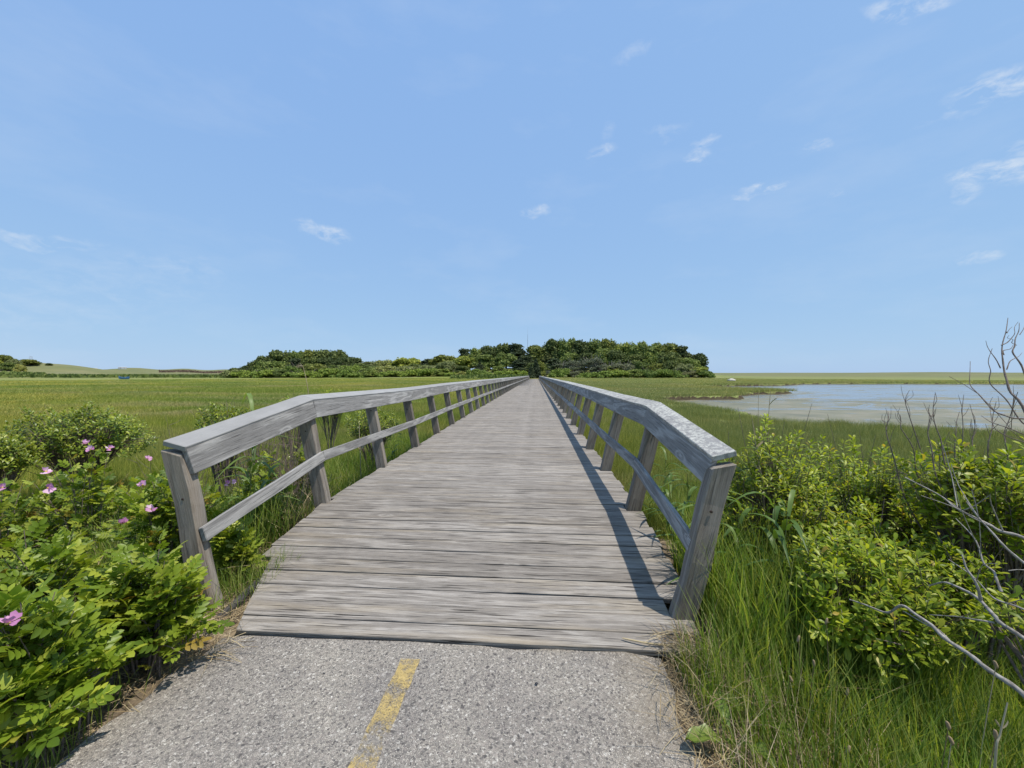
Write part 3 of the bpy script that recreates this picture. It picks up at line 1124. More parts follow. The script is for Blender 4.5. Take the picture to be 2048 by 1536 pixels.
def build_island():
    rnd = random.Random(21)
    placed = []

    def put(kind, px, ptop, depth, wpx, row):
        d = pix_dir(px, ptop)
        p = CAM + d * depth
        o, nice = tree(kind, p.x, p.y, p.z, wpx * depth / FPX, rnd)
        placed.append((px, row, kind, nice, o))

    # crest: the trees whose tops make the skyline
    px = 474
    while px < 1402:
        depth = float(np.interp(px, [470, 640, 800, 1000, 1200, 1400], [214, 226, 226, 214, 200, 178]))
        if px < 520:
            kind = rnd.choice(['oak_dark', 'pine'])
        elif px < 715:
            kind = rnd.choice(['oak_dark', 'oak_dark', 'oak_mid', 'oak_dark'])
        elif px < 820:
            kind = rnd.choice(['oak_mid', 'pale', 'oak_mid'])
        elif px < 930:
            kind = rnd.choice(['oak_dark', 'pine', 'oak_mid', 'pine'])
        elif px < 1090:
            kind = rnd.choice(['pine', 'oak_dark', 'oak_mid', 'oak_dark'])
        elif px < 1330:
            kind = rnd.choice(['oak_mid', 'oak_mid', 'oak_dark', 'oak_mid'])
        else:
            kind = rnd.choice(['oak_dark', 'pine', 'oak_dark'])
        w = rnd.uniform(44, 66) if px > 520 else 36
        put(kind, px, sky_y(px) + rnd.uniform(-3.5, 1.5), depth, w * 1.15, 'crest')
        px += w * rnd.uniform(.48, .64)
    # trees half way down the slope
    for row, frac0, frac1, dd, step in (('upper slope', .64, .82, -14, .62), ('lower slope', .36, .56, -26, .6)):
        px = 486
        while px < 1408:
            depth = float(np.interp(px, [470, 640, 800, 1000, 1200, 1400], [214, 226, 226, 214, 200, 180])) + dd
            top = 757 - (757 - sky_y(px)) * (rnd.uniform(frac0, frac1) + (.22 if 690 < px < 900 else 0) * (row == 'lower slope'))
            if row == 'lower slope':
                if px < 560:
                    kind = rnd.choice(['oak_mid', 'oak_dark'])
                elif px < 700:
                    kind = rnd.choice(['oak_dark', 'cedar', 'oak_mid', 'bright'])
                elif px < 900:
                    kind = rnd.choice(['pale', 'pale', 'pale', 'oak_mid'])
                elif px < 1010:
                    kind = rnd.choice(['pale', 'cedar', 'oak_mid', 'oak_dark'])
                elif px < 1120:
                    kind = rnd.choice(['cedar', 'pine', 'oak_dark'])
                elif px < 1270:
                    kind = rnd.choice(['willow', 'willow', 'oak_mid', 'willow'])
                else:
                    kind = rnd.choice(['oak_dark', 'oak_mid', 'oak_dark', 'pale'])
            else:
                if px < 720:
                    kind = rnd.choice(['oak_dark', 'oak_dark', 'oak_mid', 'oak_mid', 'pine'])
                elif px < 900:
                    kind = rnd.choice(['pale', 'pale', 'oak_mid', 'pine', 'oak_dark'])
                elif px < 1120:
                    kind = rnd.choice(['oak_dark', 'oak_mid', 'pine', 'cedar'])
                else:
                    kind = rnd.choice(['oak_dark', 'oak_mid', 'oak_mid', 'oak_dark'])
            w = rnd.uniform(40, 58)
            put(kind, px, top, depth, w * 1.2, row)
            px += w * rnd.uniform(.6, .85)
    px = 900
    while px < 1400:
        depth = float(np.interp(px, [900, 1000, 1200, 1400], [200, 188, 172, 160]))
        kind = rnd.choice(['oak_mid', 'pale', 'oak_mid', 'bright']) if not 1110 < px < 1270 else rnd.choice(['willow', 'oak_mid', 'willow'])
        w = rnd.uniform(40, 56)
        put(kind, px, 757 - (757 - sky_y(px)) * rnd.uniform(.27, .40), depth, w * 1.25, 'bank')
        px += w * rnd.uniform(.6, .8)
    # bushes along the foot of the island
    px = 462
    while px < 1418:
        if 1058 < px < 1088:
            px = 1090
        depth = float(np.interp(px, [460, 620, 800, 1000, 1200, 1410], [184, 188, 188, 172, 154, 152]))
        kind = rnd.choice(['bright', 'bright', 'bright', 'pale' if px < 1100 else 'oak_mid', 'oak_mid' if px < 1000 else 'willow'])
        w = rnd.uniform(34, 54)
        put(kind, px, rnd.uniform(735, 744), depth, w * 1.2, 'foot')
        px += w * rnd.uniform(.5, .72)
    put('cedar', 1072, 716, 150, 26, 'foot')
    put('cedar', 1063, 727, 147, 20, 'foot')
    put('oak_dark', 1080, 722, 156, 30, 'foot')
    zones = [(470, 560, 'island left tip'), (560, 715, 'island left dome'), (715, 830, 'dip between island domes'), (830, 930, 'middle of island'),
             (930, 1040, 'just left of boardwalk end'), (1040, 1105, 'straight beyond boardwalk end'), (1105, 1200, 'just right of boardwalk end'),
             (1200, 1320, 'island right dome'), (1320, 1500, 'island right tip')]
    by = {}
    for px, row, kind, nice, o in placed:
        z = next((z for a, b, z in zones if a <= px < b), zones[0][2])
        by.setdefault((nice, row, z), []).append((px, o))
    words = ['first', 'second', 'third', 'fourth', 'fifth', 'sixth', 'seventh']
    for (nice, row, z), lst in by.items():
        lst.sort(key=lambda q: q[0])
        for i, (px, o) in enumerate(lst):
            lab = f'{nice} on the wooded {row}, {z}'
            if len(lst) > 1:
                lab = f'{words[min(i, 6)]} {nice} from the left, {row}, {z}'
            o['label'] = lab
            o['group'] = 'trees and bushes on the wooded island'


build_island()


def build_far_left():
    rnd = random.Random(4)
    spec = [('oak_dark', 8, 709, 300, 26, 'dark topmost tree on the knoll at the far left edge'),
            ('pale', 28, 716, 292, 26, 'pale tree just right of the topmost knoll tree at far left'),
            ('oak_dark', 57, 718, 300, 34, 'broad dark tree on the far left knoll below the lattice mast'),
            ('oak_mid', 18, 724, 280, 34, 'mid green tree half way down the far left knoll'),
            ('pale', 40, 727, 276, 22, 'pale bush below the broad dark tree on the far left knoll'),
            ('oak_dark', 78, 724, 310, 14, 'small dark tree between the two dark trees of the far left knoll'),
            ('oak_dark', 98, 726, 310, 20, 'last dark tree at the right foot of the far left knoll'),
            ('pine', 121, 733, 360, 7, 'lone dark speck of a tree left of the white cottage'),
            ('oak_mid', -20, 716, 290, 40, 'tree cut by the frame at the far left knoll')]
    for kind, px, top, depth, w, lab in spec:
        p = at(px, top, depth)
        o, _ = tree(kind, p.x, p.y, p.z, w * depth / FPX, rnd)
        o['label'] = lab
        o['group'] = 'trees on the far left knoll'
    # scrub under those trees and the green reed belt along the far edge of the marsh
    P, S = [], []
    for k in range(5200):
        px = rnd.uniform(-150, 470)
        depth = rnd.uniform(188, 262)
        p = at(px, 750, depth)
        P.append((p.x, p.y, gz(p.x, p.y) + rnd.uniform(.1, 1.5) * (.8 if px > 90 else 1.6)))
        S.append(rnd.uniform(.7, 1.6))
    for k in range(1500):
        px = rnd.uniform(900, 1058)
        depth = rnd.uniform(138, 160)
        p = at(px, 755, depth)
        P.append((p.x, p.y, gz(p.x, p.y) + rnd.uniform(.1, 1.5)))
        S.append(rnd.uniform(.3, .7))
    P = np.array(P)
    N0 = unit(RNG.normal(size=P.shape) + np.array([0, -.8, .6]))
    V, F, t = bake(LEAF_CLUMP_V, LEAF_CLUMP_F, frames(P, unit(RNG.normal(size=P.shape) * .3 + np.array([0, 0, 1.0])), N0, np.array(S)))
    tag(link('reed_belt', np_mesh('reed_belt', V, F, M['oak_mid'], t)), 'belt of green reeds and scrub along the far edge of the marsh', kind='stuff')
    # brown heath strip behind it
    P = []
    for k in range(2600):
        px = rnd.uniform(318, 470)
        p = at(px, 743, rnd.uniform(400, 470))
        P.append((p.x, p.y, gz(p.x, p.y) + rnd.uniform(.1, .8)))
    P = np.array(P)
    V, F, t = bake(LEAF_CLUMP_V, LEAF_CLUMP_F, frames(P, unit(RNG.normal(size=P.shape)), unit(RNG.normal(size=P.shape) + np.array([0, -.5, .8])), RNG.uniform(.6, 1.1, len(P))))
    tag(link('brown_heath', np_mesh('brown_heath', V, F, plain('brown_heath', (.13, .095, .07), .9, .1), t)), 'strip of brown heath below the far left dunes', kind='stuff')


build_far_left()


def boxes_mesh(name, boxes, mat):
    cube = np.array([(a, b, c) for a in (-.5, .5) for b in (-.5, .5) for c in (-.5, .5)])
    cf = np.array([(0, 1, 3, 2), (4, 6, 7, 5), (0, 4, 5, 1), (2, 3, 7, 6), (0, 2, 6, 4), (1, 5, 7, 3)])
    Vs, Fs = [], []
    for i, (c, s) in enumerate(boxes):
        Vs.append(cube * np.array(s) + np.array(c))
        Fs.append(cf + 8 * i)
    return np_mesh(name, np.concatenate(Vs), np.concatenate(Fs), mat)


def roof_mesh(w, d, h, over=.4):
    x, y = w / 2 + over, d / 2 + over
    V = np.array([(-x, -y, 0), (x, -y, 0), (x, y, 0), (-x, y, 0), (-x, 0, h), (x, 0, h), (-x, -y, -.2), (x, -y, -.2), (x, y, -.2), (-x, y, -.2)])
    F4 = np.array([(0, 1, 5, 4), (2, 3, 4, 5), (6, 7, 1, 0), (8, 9, 3, 2), (9, 8, 7, 6)])
    F3 = np.array([(0, 4, 9), (1, 8, 5), (0, 9, 6), (1, 7, 8), (3, 9, 4), (2, 5, 8)])
    return V, [F4, F3]


def cottage(px, py, depth, w, h, label):
    p = at(px, py, depth)
    g = empty('cottage', (p.x, p.y, p.z - .3))
    g.rotation_euler.z = math.atan2(p.x, -p.y) + math.pi + .0
    tag(g, label, 'house', 'white cottages below the far dunes')
    link('wall', boxes_mesh('wall', [((0, 0, h / 2 - .6), (w, w * .6, h + 1.2))], M['white_wall']), g)
    V, F = roof_mesh(w, w * .6, h * .45)
    link('roof', np_mesh('roof', V, F, M['white_wall'] if w > 9 else M['grey_roof']), g, loc=(0, 0, h + .02))
    for s in (-.22, .2):
        for yy in (-1, 1):
            link('window', boxes_mesh('window', [((w * s, yy * (w * .3 + .02), h * .55), (w * .14, .06, h * .4))], M['dark_pane']), g)


cottage(150, 740.5, 420, 5.5, 3.6, 'small white cottage with dark window just right of the far left knoll')
cottage(187, 739.5, 440, 5.5, 1.6, 'tiny pale low cottage right of the white one')
cottage(245, 737, 470, 7, 1.5, 'long low pale cottage high on the far left dunes')


def build_masts():
    p = at(62, 722, 560)
    g = tag(empty('lattice_mast', (p.x, p.y, p.z - 6)), 'faint grey lattice mast rising behind the far left knoll', 'mast')
    lines = []
    for sx, sy in ((-1, -1), (1, -1), (1, 1), (-1, 1)):
        lines.append(([(sx * 2.2, sy * 2.2, 0), (sx * .8, sy * .8, 13)], [.11, .09]))
    for k in range(5):
        a, b = 2.2 - .28 * k, 2.2 - .28 * (k + 1)
        z0, z1 = 2.6 * k, 2.6 * (k + 1)
        for q in range(4):
            c0 = [(-1, -1), (1, -1), (1, 1), (-1, 1)][q]
            c1 = [(1, -1), (1, 1), (-1, 1), (-1, -1)][q]
            lines.append(([(c0[0] * a, c0[1] * a, z0), (c1[0] * b, c1[1] * b, z1)], [.06, .06]))
    V, F = tubes(lines, 4)
    link('lattice', np_mesh('lattice', V, F, M['pale_steel']), g)
    V, F = tubes([([(-3.5, 0, 12.2), (3.5, 0, 12.2)], [.09, .09]), ([(-2.6, 0, 9.6), (2.6, 0, 9.6)], [.09, .09])], 4)
    link('crossarm', np_mesh('crossarm', V, F, M['pale_steel']), g)
    p = at(1055.3, 684, 222)
    g = tag(empty('antenna_mast', (p.x, p.y, p.z - 8)), 'hair thin antenna mast standing up from the tree crest beyond the boardwalk', 'mast')
    V, F = tubes([([(0, 0, 0), (0, 0, 9), (0, 0, 12.5)], [.11, .09, .05])], 6)
    link('pole', np_mesh('pole', V, F, M['steel']), g)
    V, F = tubes([([(0, 0, 12.4), (0, 0, 16.2)], [.03, .02])], 5)
    link('whip', np_mesh('whip', V, F, M['pale_steel']), g)


build_masts()


def build_far_bits():
    # blue skiff at the marsh edge
    p = on_z(248, 759.5, MARSH)
    g = tag(empty('skiff', (p.x, p.y, gz(p.x, p.y) + .25)), 'small bright blue skiff lying at the far edge of the left marsh', 'boat')
    g.rotation_euler.z = math.atan2(p.y, p.x) + math.pi / 2 + .2
    sec = []
    L, B, H = 2.6, .85, .75
    for t in np.linspace(-1, 1, 9):
        w = B * (1 - max(0, t) ** 2.4 * .96)
        z = .12 * t * t + (.25 * max(0, t) ** 3)
        sec += [(t * L / 2, -w / 2, H + z), (t * L / 2, -w * .36, .05 + z * .6), (t * L / 2, 0, z * .5), (t * L / 2, w * .36, .05 + z * .6), (t * L / 2, w / 2, H + z)]
    i = np.arange(8)[:, None] * 5
    j = np.arange(4)[None]
    F = np.stack([i + j, i + j + 1, i + 6 + j, i + 5 + j], -1).reshape(-1, 4)
    F = np.vstack([F, [(0, 1, 2, 2)]])
    hull = np_mesh('hull', np.array(sec), [F[:-1], np.array([(0, 1, 2), (0, 2, 4), (2, 3, 4)])], M['blue_paint'])
    link('hull', hull, g)
    link('thwart', boxes_mesh('thwart', [((-.3, 0, .5), (.22, .8, .04)), ], M['white_wall']), g)
    link('thwart', boxes_mesh('thwart', [((.5, 0, .52), (.2, .7, .04)), ], M['white_wall']), g)
    # pale boulder on the marsh point
    p = on_z(1463, 764.5, MARSH)
    iv, jf = ico(3)
    n = 1 + .16 * np.sin(iv[:, :1] * 3 + 1) * np.cos(iv[:, 1:2] * 4) + .08 * np.sin(iv[:, 2:] * 9 + iv[:, :1] * 5)
    V = iv * n * np.array([.95, .6, .42]) + np.array([0, 0, .12])
    tag(link('pale_boulder', np_mesh('pale_boulder', V, jf, M['pale_stone'], smooth=True), loc=(p.x, p.y, gz(p.x, p.y) + .3)),
        'pale flat boulder on the marsh near the right tip of the island', 'boulder')


build_far_bits()

# ------------------------------------------------------------------ plants near the bridge
LEAFLET_V = np.array([(0, 0, 0), (0, .5, .0), (0, 1, -.10), (-.19, .17, .06), (-.29, .48, .07), (-.19, .82, .0), (.19, .17, .06), (.29, .48, .07), (.19, .82, .0)])
LEAFLET_F = np.array([(0, 1, 3), (1, 4, 3), (1, 5, 4), (1, 2, 5), (0, 6, 1), (1, 6, 7), (1, 7, 8), (1, 8, 2)])
OBOVATE_V = np.array([(0, 0, 0), (0, .55, .02), (0, 1, -.06), (-.08, .24, .02), (-.19, .60, .06), (-.15, .86, .02), (.08, .24, .02), (.19, .60, .06), (.15, .86, .02)])


def compound_leaf():
    rot = lambda a: np.array([[math.cos(a), -math.sin(a), 0], [math.sin(a), math.cos(a), 0], [0, 0, 1]])
    Vs, Fs, off = [], [], 0

    def put(y, a, s, droop):
        nonlocal off
        v = LEAFLET_V * s
        v = v @ rot(a).T
        v[:, 2] += -droop * np.hypot(v[:, 0], v[:, 1] * .5) + .05 - .12 * y * y
        v[:, 1] += y
        Vs.append(v)
        Fs.append(LEAFLET_F + off)
        off += len(v)
    for y, s in ((.30, .30), (.50, .37), (.70, .37)):
        put(y, 1.05, s, .22)
        put(y, -1.05, s, .22)
    put(.80, 0, .40, .1)
    r = np.array([(-.008, 0, .03), (.008, 0, .03), (.006, .85, -.04), (-.006, .85, -.04)])
    Vs.append(r)
    V = np.concatenate(Vs)
    F = np.concatenate(Fs + [np.array([(0, 1, 2), (0, 2, 3)]) + off])
    return V, F


ROSE_V, ROSE_F = compound_leaf()
ROSE_MESH = np_mesh('rose_leaf', ROSE_V, ROSE_F, M['rose_leaf'])
OBO_MESH = np_mesh('obovate_leaf', OBOVATE_V, LEAFLET_F, M['shrub_leaf'])
LOW_MESH = np_mesh('small_leaf', OBOVATE_V * np.array([1.15, 1, 1]), LEAFLET_F, M['low_leaf'])
ROSE_LOW_MESH = np_mesh('dark_rose_leaf', ROSE_V, ROSE_F, M['low_leaf'])


def put_leaves(root, mats, template, mesh, n_parts, part='leaf', mat=None):
    """The leaves that show largest become objects of their own; the rest are one mesh."""
    mats = np.asarray(mats)
    base = np.array(root.location)
    d = np.linalg.norm(mats[:, :3, 3] - np.array(CAM), axis=1)
    s = np.linalg.norm(mats[:, :3, 1], axis=1)
    up = mats[:, 2, 3] - mats[:, 2, 3].mean()
    order = np.argsort(-(s / d) * (1 + .5 * up))
    own, rest = order[:n_parts], order[n_parts:]
    for k in own:
        m = mats[k].copy()
        m[:3, 3] -= base
        link(part, mesh, root, matrix=Matrix(m.tolist()))
    if len(rest):
        mm = mats[rest].copy()
        mm[:, :3, 3] -= base
        V, F, t = bake(template[0], template[1], mm)
        tag(link('foliage', np_mesh('foliage', V, F, mat or mesh.materials[0], t), root), kind='stuff')


def rose_bush(label, px0, px1, ptop, depth, n_canes, n_parts=120, leaf=.135, deep=.9, mesh=None, flowers=(), dark=False, per=11):
    rnd = random.Random(int(px0 * 7 + ptop))
    mid = at((px0 + px1) / 2, ptop, depth)
    hw = (px1 - px0) / 2 * depth / FPX
    cx, cy = mid.x, mid.y
    z0 = gz(cx, cy)
    h = max(mid.z - z0, .25)
    root = tag(empty('rose_bush', (cx, cy, z0)), label, 'bush', 'wild rose bushes beside the boardwalk')
    lines, P, D, U, S = [], [], [], [], []
    for k in range(n_canes):
        a = rnd.uniform(0, 6.283)
        q = math.sqrt(rnd.random())
        ex, ey = math.cos(a) * q * hw, math.sin(a) * q * hw * deep
        hz = h * (math.sqrt(max(0.03, 1 - q * q * .92))) * rnd.uniform(.62, 1.04)
        b = Vector((cx + ex * .45 + rnd.uniform(-.06, .06), cy + ey * .45 + rnd.uniform(-.06, .06), 0))
        b.z = gz(b.x, b.y) - .02
        t = Vector((cx + ex, cy + ey, z0 + hz))
        m = (b + t) / 2 + Vector((-ex * .12, -ey * .12, h * .16))
        path = smooth_path([b, m, t], 9)
        lines.append((path - np.array(root.location), np.linspace(.0055, .002, 9)))
        for j in range(per):
            s = .16 + .84 * (j + rnd.random() * .6) / per
            i = min(int(s * 8), 7)
            p = path[i] + (path[i + 1] - path[i]) * (s * 8 - i)
            tan = unit(path[i + 1] - path[i])
            az = j * 2.4 + k
            rad = np.array([math.cos(az), math.sin(az), rnd.uniform(.05, .75)])
            lead = .9 if j >= per - 2 else .25
            d = unit(rad + tan * lead + np.array([0, -.12, .1]))
            P.append(p)
            D.append(d)
            U.append(unit(np.array([0, -.12, 1.0]) + RNG.normal(size=3) * .42))
            S.append(leaf * rnd.uniform(.7, 1.2) * (.7 if j >= per - 1 else 1) * (.8 if s < .4 else 1))
    V, F = tubes(lines, 4)
    link('canes', np_mesh('canes', V, F, M['brown_bark']), root)
    msh = mesh or (ROSE_LOW_MESH if dark else ROSE_MESH)
    put_leaves(root, frames(np.array(P), np.array(D), np.array(U), np.array(S)), (ROSE_V, ROSE_F), msh, n_parts)
    for (fx, fy, fd, fs) in flowers:
        add_flower(root, at(fx, fy, fd), fs, rnd)
    return root


PETAL_V = np.array([(0, .06, 0), (-.30, .42, .08), (.30, .42, .06), (-.55, .80, .24), (0, .78, .07), (.52, .80, .16), (-.32, 1.08, .34), (.02, .96, .17), (.34, 1.05, .24)])
PETAL_F = np.array([(0, 2, 1), (1, 2, 4), (1, 4, 3), (2, 5, 4), (3, 4, 7), (3, 7, 6), (4, 5, 8), (4, 8, 7)])
PETAL = np_mesh('petal', PETAL_V, PETAL_F, M['petal'], smooth=True)
iv1, if1 = ico(1)
CENTRE = np_mesh('flower', iv1 * np.array([.24, .24, .14]) + np.array([0, 0, .05]), if1, M['stamen'])


def add_flower(root, p, size, rnd):
    f = link('flower', CENTRE, root)
    n = (CAM - p).normalized() * .8 + Vector((rnd.uniform(-.6, .6), rnd.uniform(-.4, .4), rnd.uniform(.1, .9)))
    f.matrix_basis = Matrix.Translation(p - root.location) @ n.to_track_quat('Z', 'Y').to_matrix().to_4x4() @ Matrix.Scale(size * .72, 4)
    for k in range(5):
        mt = Matrix.Rotation(k * 1.2566 + rnd.uniform(-.2, .2), 4, 'Z') @ Matrix.Rotation(rnd.choice([rnd.uniform(-.3, .5), rnd.uniform(.4, 1.3)]), 4, 'X') @ Matrix.Scale(rnd.uniform(.8, 1.1), 4)
        link('petal', PETAL, f, matrix=mt)


rose_bush('nearest wild rose bush with broad bright leaves in the lower left corner', -90, 215, 1185, 1.62, 60, 260, .125, .7, flowers=[(15, 1247, 1.5, .05)])
rose_bush('bright wild rose bush spilling over the path edge beside the first left post', 165, 412, 1088, 2.05, 66, 260, .122, .62)
rose_bush('wild rose bush at the left edge behind the nearest one', -60, 200, 1050, 2.35, 50, 200, .12, .7)
rose_bush('wild rose bush with several pink flowers just behind the first left post', 225, 480, 925, 3.15, 70, 260, .115, .8,
          flowers=[(285, 970, 2.85, .045), (302, 1018, 2.8, .05), (243, 1047, 2.75, .05), (296, 918, 3.1, .036), (453, 966, 2.95, .036), (466, 964, 3.0, .03)])
rose_bush('wild rose bush with the topmost pink flowers in front of the round green shrub', 60, 280, 895, 3.7, 70, 220, .108, .8,
          flowers=[(172, 888, 3.5, .056), (181, 899, 3.5, .05), (220, 897, 3.5, .05), (92, 943, 3.3, .06), (96, 976, 3.2, .065)])
rose_bush('wild rose bush with one pale flower cut by the left frame edge', -110, 80, 930, 3.4, 50, 150, .112, .8, flowers=[(5, 975, 3.2, .05)])
rose_bush('low dark rose thicket between the first left post and the deck', 424, 510, 1035, 2.95, 42, 150, .10, .55, dark=True)
rose_bush('rose bush close behind the first left rail bay', 455, 590, 905, 4.3, 55, 120, .105, .7, dark=True)
rose_bush('rose bush behind the second left post', 560, 660, 880, 5.4, 45, 90, .11, .7, dark=True)
rose_bush('low rose bush under the middle of the first left rail bay', 470, 560, 965, 3.9, 30, 80, .10, .7, dark=True)


def woody_shrub(name, label, px0, px1, ptop, pbot, depth, n_tips, per, leaf, mesh, tmpl, n_parts=200, group=None, cat='shrub', deep=.9, base=None, stem='brown_bark', twigs=0, lo=-.35):
    """Shrub with branching stems and whorls of leaves at the twig ends, filling an uneven ellipsoid."""
    rnd = random.Random(int(px0 * 3 + ptop * 5))
    rn = np.random.default_rng(int(abs(px0) * 3 + ptop))
    top, bot = at((px0 + px1) / 2, ptop, depth), at((px0 + px1) / 2, pbot, depth)
    c = (top + bot) / 2
    rx, rz = (px1 - px0) / 2 * depth / FPX, (top.z - bot.z) / 2
    bx, by = base if base else (c.x, c.y)
    z0 = gz(bx, by)
    root = tag(empty(name, (bx, by, z0)), label, cat, group)
    b0 = np.array((bx, by, z0 - .03))
    lines, P, D, U, S = [], [], [], [], []
    mains = []
    for k in range(7):
        a = k * 2.399
        m = np.array(c) + np.array([math.cos(a) * rx * .5, math.sin(a) * rx * .5 * deep, -rz * .35 + rnd.uniform(-.2, .2) * rz])
        path = smooth_path([b0 + np.array([rnd.uniform(-.05, .05), rnd.uniform(-.05, .05), 0]), b0 * .55 + m * .45 + rn.normal(size=3) * .03 + np.array([0, 0, .08]), m], 8)
        lines.append((path - np.array(root.location), np.linspace(.011, .006, 8)))
        mains.append(path)
    for k in range(n_tips + twigs):
        d = unit(rn.normal(size=3))
        while d[2] < lo:
            d = unit(rn.normal(size=3))
        az = math.atan2(d[1], d[0])
        lump = 1 + .13 * math.sin(az * 3 + px0) + .10 * math.sin(az * 7 + d[2] * 5)
        f = rnd.uniform(.55, 1.03) * lump if k < n_tips else rnd.uniform(1.0, 1.25) * lump
        t = np.array(c) + d * np.array([rx, rx * deep, rz]) * f
        mp = min(mains, key=lambda q: np.linalg.norm(q[-1] - t))
        s = mp[rnd.randint(3, 7)]
        mid = (s + t) / 2 + rn.normal(size=3) * .025 + np.array([0, 0, .02])
        path = smooth_path([s, mid, t], 6)
        lines.append((path - np.array(root.location), np.linspace(.0045, .0014, 6)))
        if k >= n_tips:
            continue
        ax = unit(unit(path[-1] - path[-3]) + np.array([0, 0, .55]))
        e1 = unit(np.cross(ax, [.3, .8, .1]))
        e2 = np.cross(ax, e1)
        for j in range(per):
            w = j / per
            a = j * 2.399 + k
            rad = e1 * math.cos(a) + e2 * math.sin(a)
            dd = unit(ax * (.12 + .75 * w) + rad * (1.0 - .45 * w) + rn.normal(size=3) * .15)
            P.append(t - ax * leaf * 1.5 * (1 - w) + rad * .003)
            D.append(dd)
            U.append(unit(ax * .5 - rad * .15 + np.array([.25, -.2, 1.0]) + rn.normal(size=3) * .33))
            S.append(leaf * rnd.uniform(.65, 1.15) * (1 - .35 * w))
    V, F = tubes(lines, 4)
    link('stems', np_mesh('stems', V, F, M[stem]), root)
    put_leaves(root, frames(np.array(P), np.array(D), np.array(U), np.array(S)), tmpl, mesh, n_parts)
    return root


OBO = (OBOVATE_V, LEAFLET_F)
LOWT = (OBOVATE_V * np.array([1.15, 1, 1]), LEAFLET_F)
RG = 'leafy green shrubs between the right railing and the pond'
woody_shrub('leafy_shrub', 'upright green shrub touching the outside of the first right post', 1422, 1650, 858, 1225, 3.2, 460, 11, .066, OBO_MESH, OBO, 260, RG, twigs=25)
woody_shrub('leafy_shrub', 'green shrub in the middle of the right thicket, second from the first post', 1585, 1785, 880, 1200, 3.4, 420, 11, .068, OBO_MESH, OBO, 240, RG, twigs=25)
woody_shrub('leafy_shrub', 'green shrub in the right thicket, just left of the tall bare twigs', 1700, 1890, 905, 1210, 3.0, 360, 11, .066, OBO_MESH, OBO, 220, RG, twigs=30)
woody_shrub('leafy_shrub', 'large leaved bright shrub at the right frame edge before the bare twigs', 1850, 2110, 882, 1120, 2.35, 260, 11, .076, OBO_MESH, OBO, 260, RG, twigs=20)
woody_shrub('leafy_shrub', 'low drooping green shrub over the tall grass, beside the grey fallen limb', 1580, 1870, 1060, 1340, 2.05, 260, 11, .068, OBO_MESH, OBO, 280, RG, base=(2.15, 2.3))
woody_shrub('leafy_shrub', 'green shrub filling the thicket above the low drooping one', 1560, 1760, 985, 1260, 2.65, 260, 11, .066, OBO_MESH, OBO, 160, RG, twigs=20)
woody_shrub('leafy_shrub', 'green shrub behind the upper grey limb, right of the low drooping one', 1800, 1990, 1060, 1310, 2.2, 200, 10, .068, OBO_MESH, OBO, 140, RG, twigs=10)
woody_shrub('leafy_shrub', 'small spray of yellow green leaves right of the grey limbs', 1960, 2090, 1150, 1300, 1.6, 16, 9, .07, OBO_MESH, OBO, 120, RG, base=(2.35, 1.5))
woody_shrub('leafy_shrub', 'shaded green shrub behind the grey limbs at the right edge', 1800, 2130, 985, 1290, 2.6, 380, 10, .07, OBO_MESH, OBO, 150, RG, twigs=25)
LG = 'small leaved green shrubs left of the boardwalk'
woody_shrub('round_shrub', 'rounded small leaved green shrub standing out against the left marsh', 52, 275, 806, 940, 5.9, 520, 11, .078, LOW_MESH, LOWT, 200, LG, twigs=14)
woody_shrub('round_shrub', 'small leaved green shrub cut by the left frame edge', -60, 62, 868, 960, 5.0, 240, 11, .072, LOW_MESH, LOWT, 120, LG)
woody_shrub('round_shrub', 'small green shrub seen just under the first left cap board', 395, 490, 805, 900, 4.9, 130, 10, .066, LOW_MESH, LOWT, 100, LG, twigs=30)
woody_shrub('round_shrub', 'green shrub seen between the second and third left posts', 690, 800, 808, 900, 7.4, 170, 10, .075, LOW_MESH, LOWT, 100, LG)
woody_shrub('round_shrub', 'yellow green shrub top peeping over the left rail beside the dry reed', 630, 692, 777, 850, 8.8, 130, 10, .08, OBO_MESH, OBO, 60, LG)
woody_shrub('round_shrub', 'green shrub clump behind the left rail bend', 540, 630, 790, 860, 6.6, 90, 9, .065, LOW_MESH, LOWT, 60, LG, twigs=30)


def dead_shrub(label, px0, px1, ptop, pbot, depth, n, mat='brown_bark'):
    rnd = random.Random(int(px0 + ptop))
    rn = np.random.default_rng(int(px0))
    top, bot = at((px0 + px1) / 2, ptop, depth), at((px0 + px1) / 2, pbot, depth)
    rx = (px1 - px0) / 2 * depth / FPX
    z0 = gz(top.x, top.y)
    root = tag(empty('twiggy_shrub', (top.x, top.y, z0)), label, 'shrub')
    lines = []
    for k in range(n):
        a = rnd.uniform(0, 6.28)
        q = math.sqrt(rnd.random())
        h = (top.z - z0) * rnd.uniform(.45, 1.0) * (1 - .4 * q * q)
        b = np.array([math.cos(a) * q * rx * .4, math.sin(a) * q * rx * .4, 0])
        t = np.array([math.cos(a) * q * rx, math.sin(a) * q * rx, h])
        path = smooth_path([b, (b + t) / 2 + rn.normal(size=3) * .05, t], 7)
        lines.append((path, np.linspace(.005, .0018, 7)))
        for j in range(3):
            s = path[rnd.randint(2, 6)]
            e = s + rn.normal(size=3) * .09 + np.array([0, 0, .1])
            lines.append(([s, (s + e) / 2 + rn.normal(size=3) * .015, e], [.0028, .002, .001]))
    V, F = tubes(lines, 4)
    link('twigs', np_mesh('twigs', V, F, M[mat]), root)


dead_shrub('tangle of bare brown twigs behind the first left rail bay', 430, 600, 795, 960, 5.2, 150)
dead_shrub('tangle of bare greyish twigs under the rail beside the second left post', 510, 660, 850, 960, 4.9, 130)
dead_shrub('sparse bare twigs left of the first left cap board', 290, 420, 835, 920, 5.4, 40)


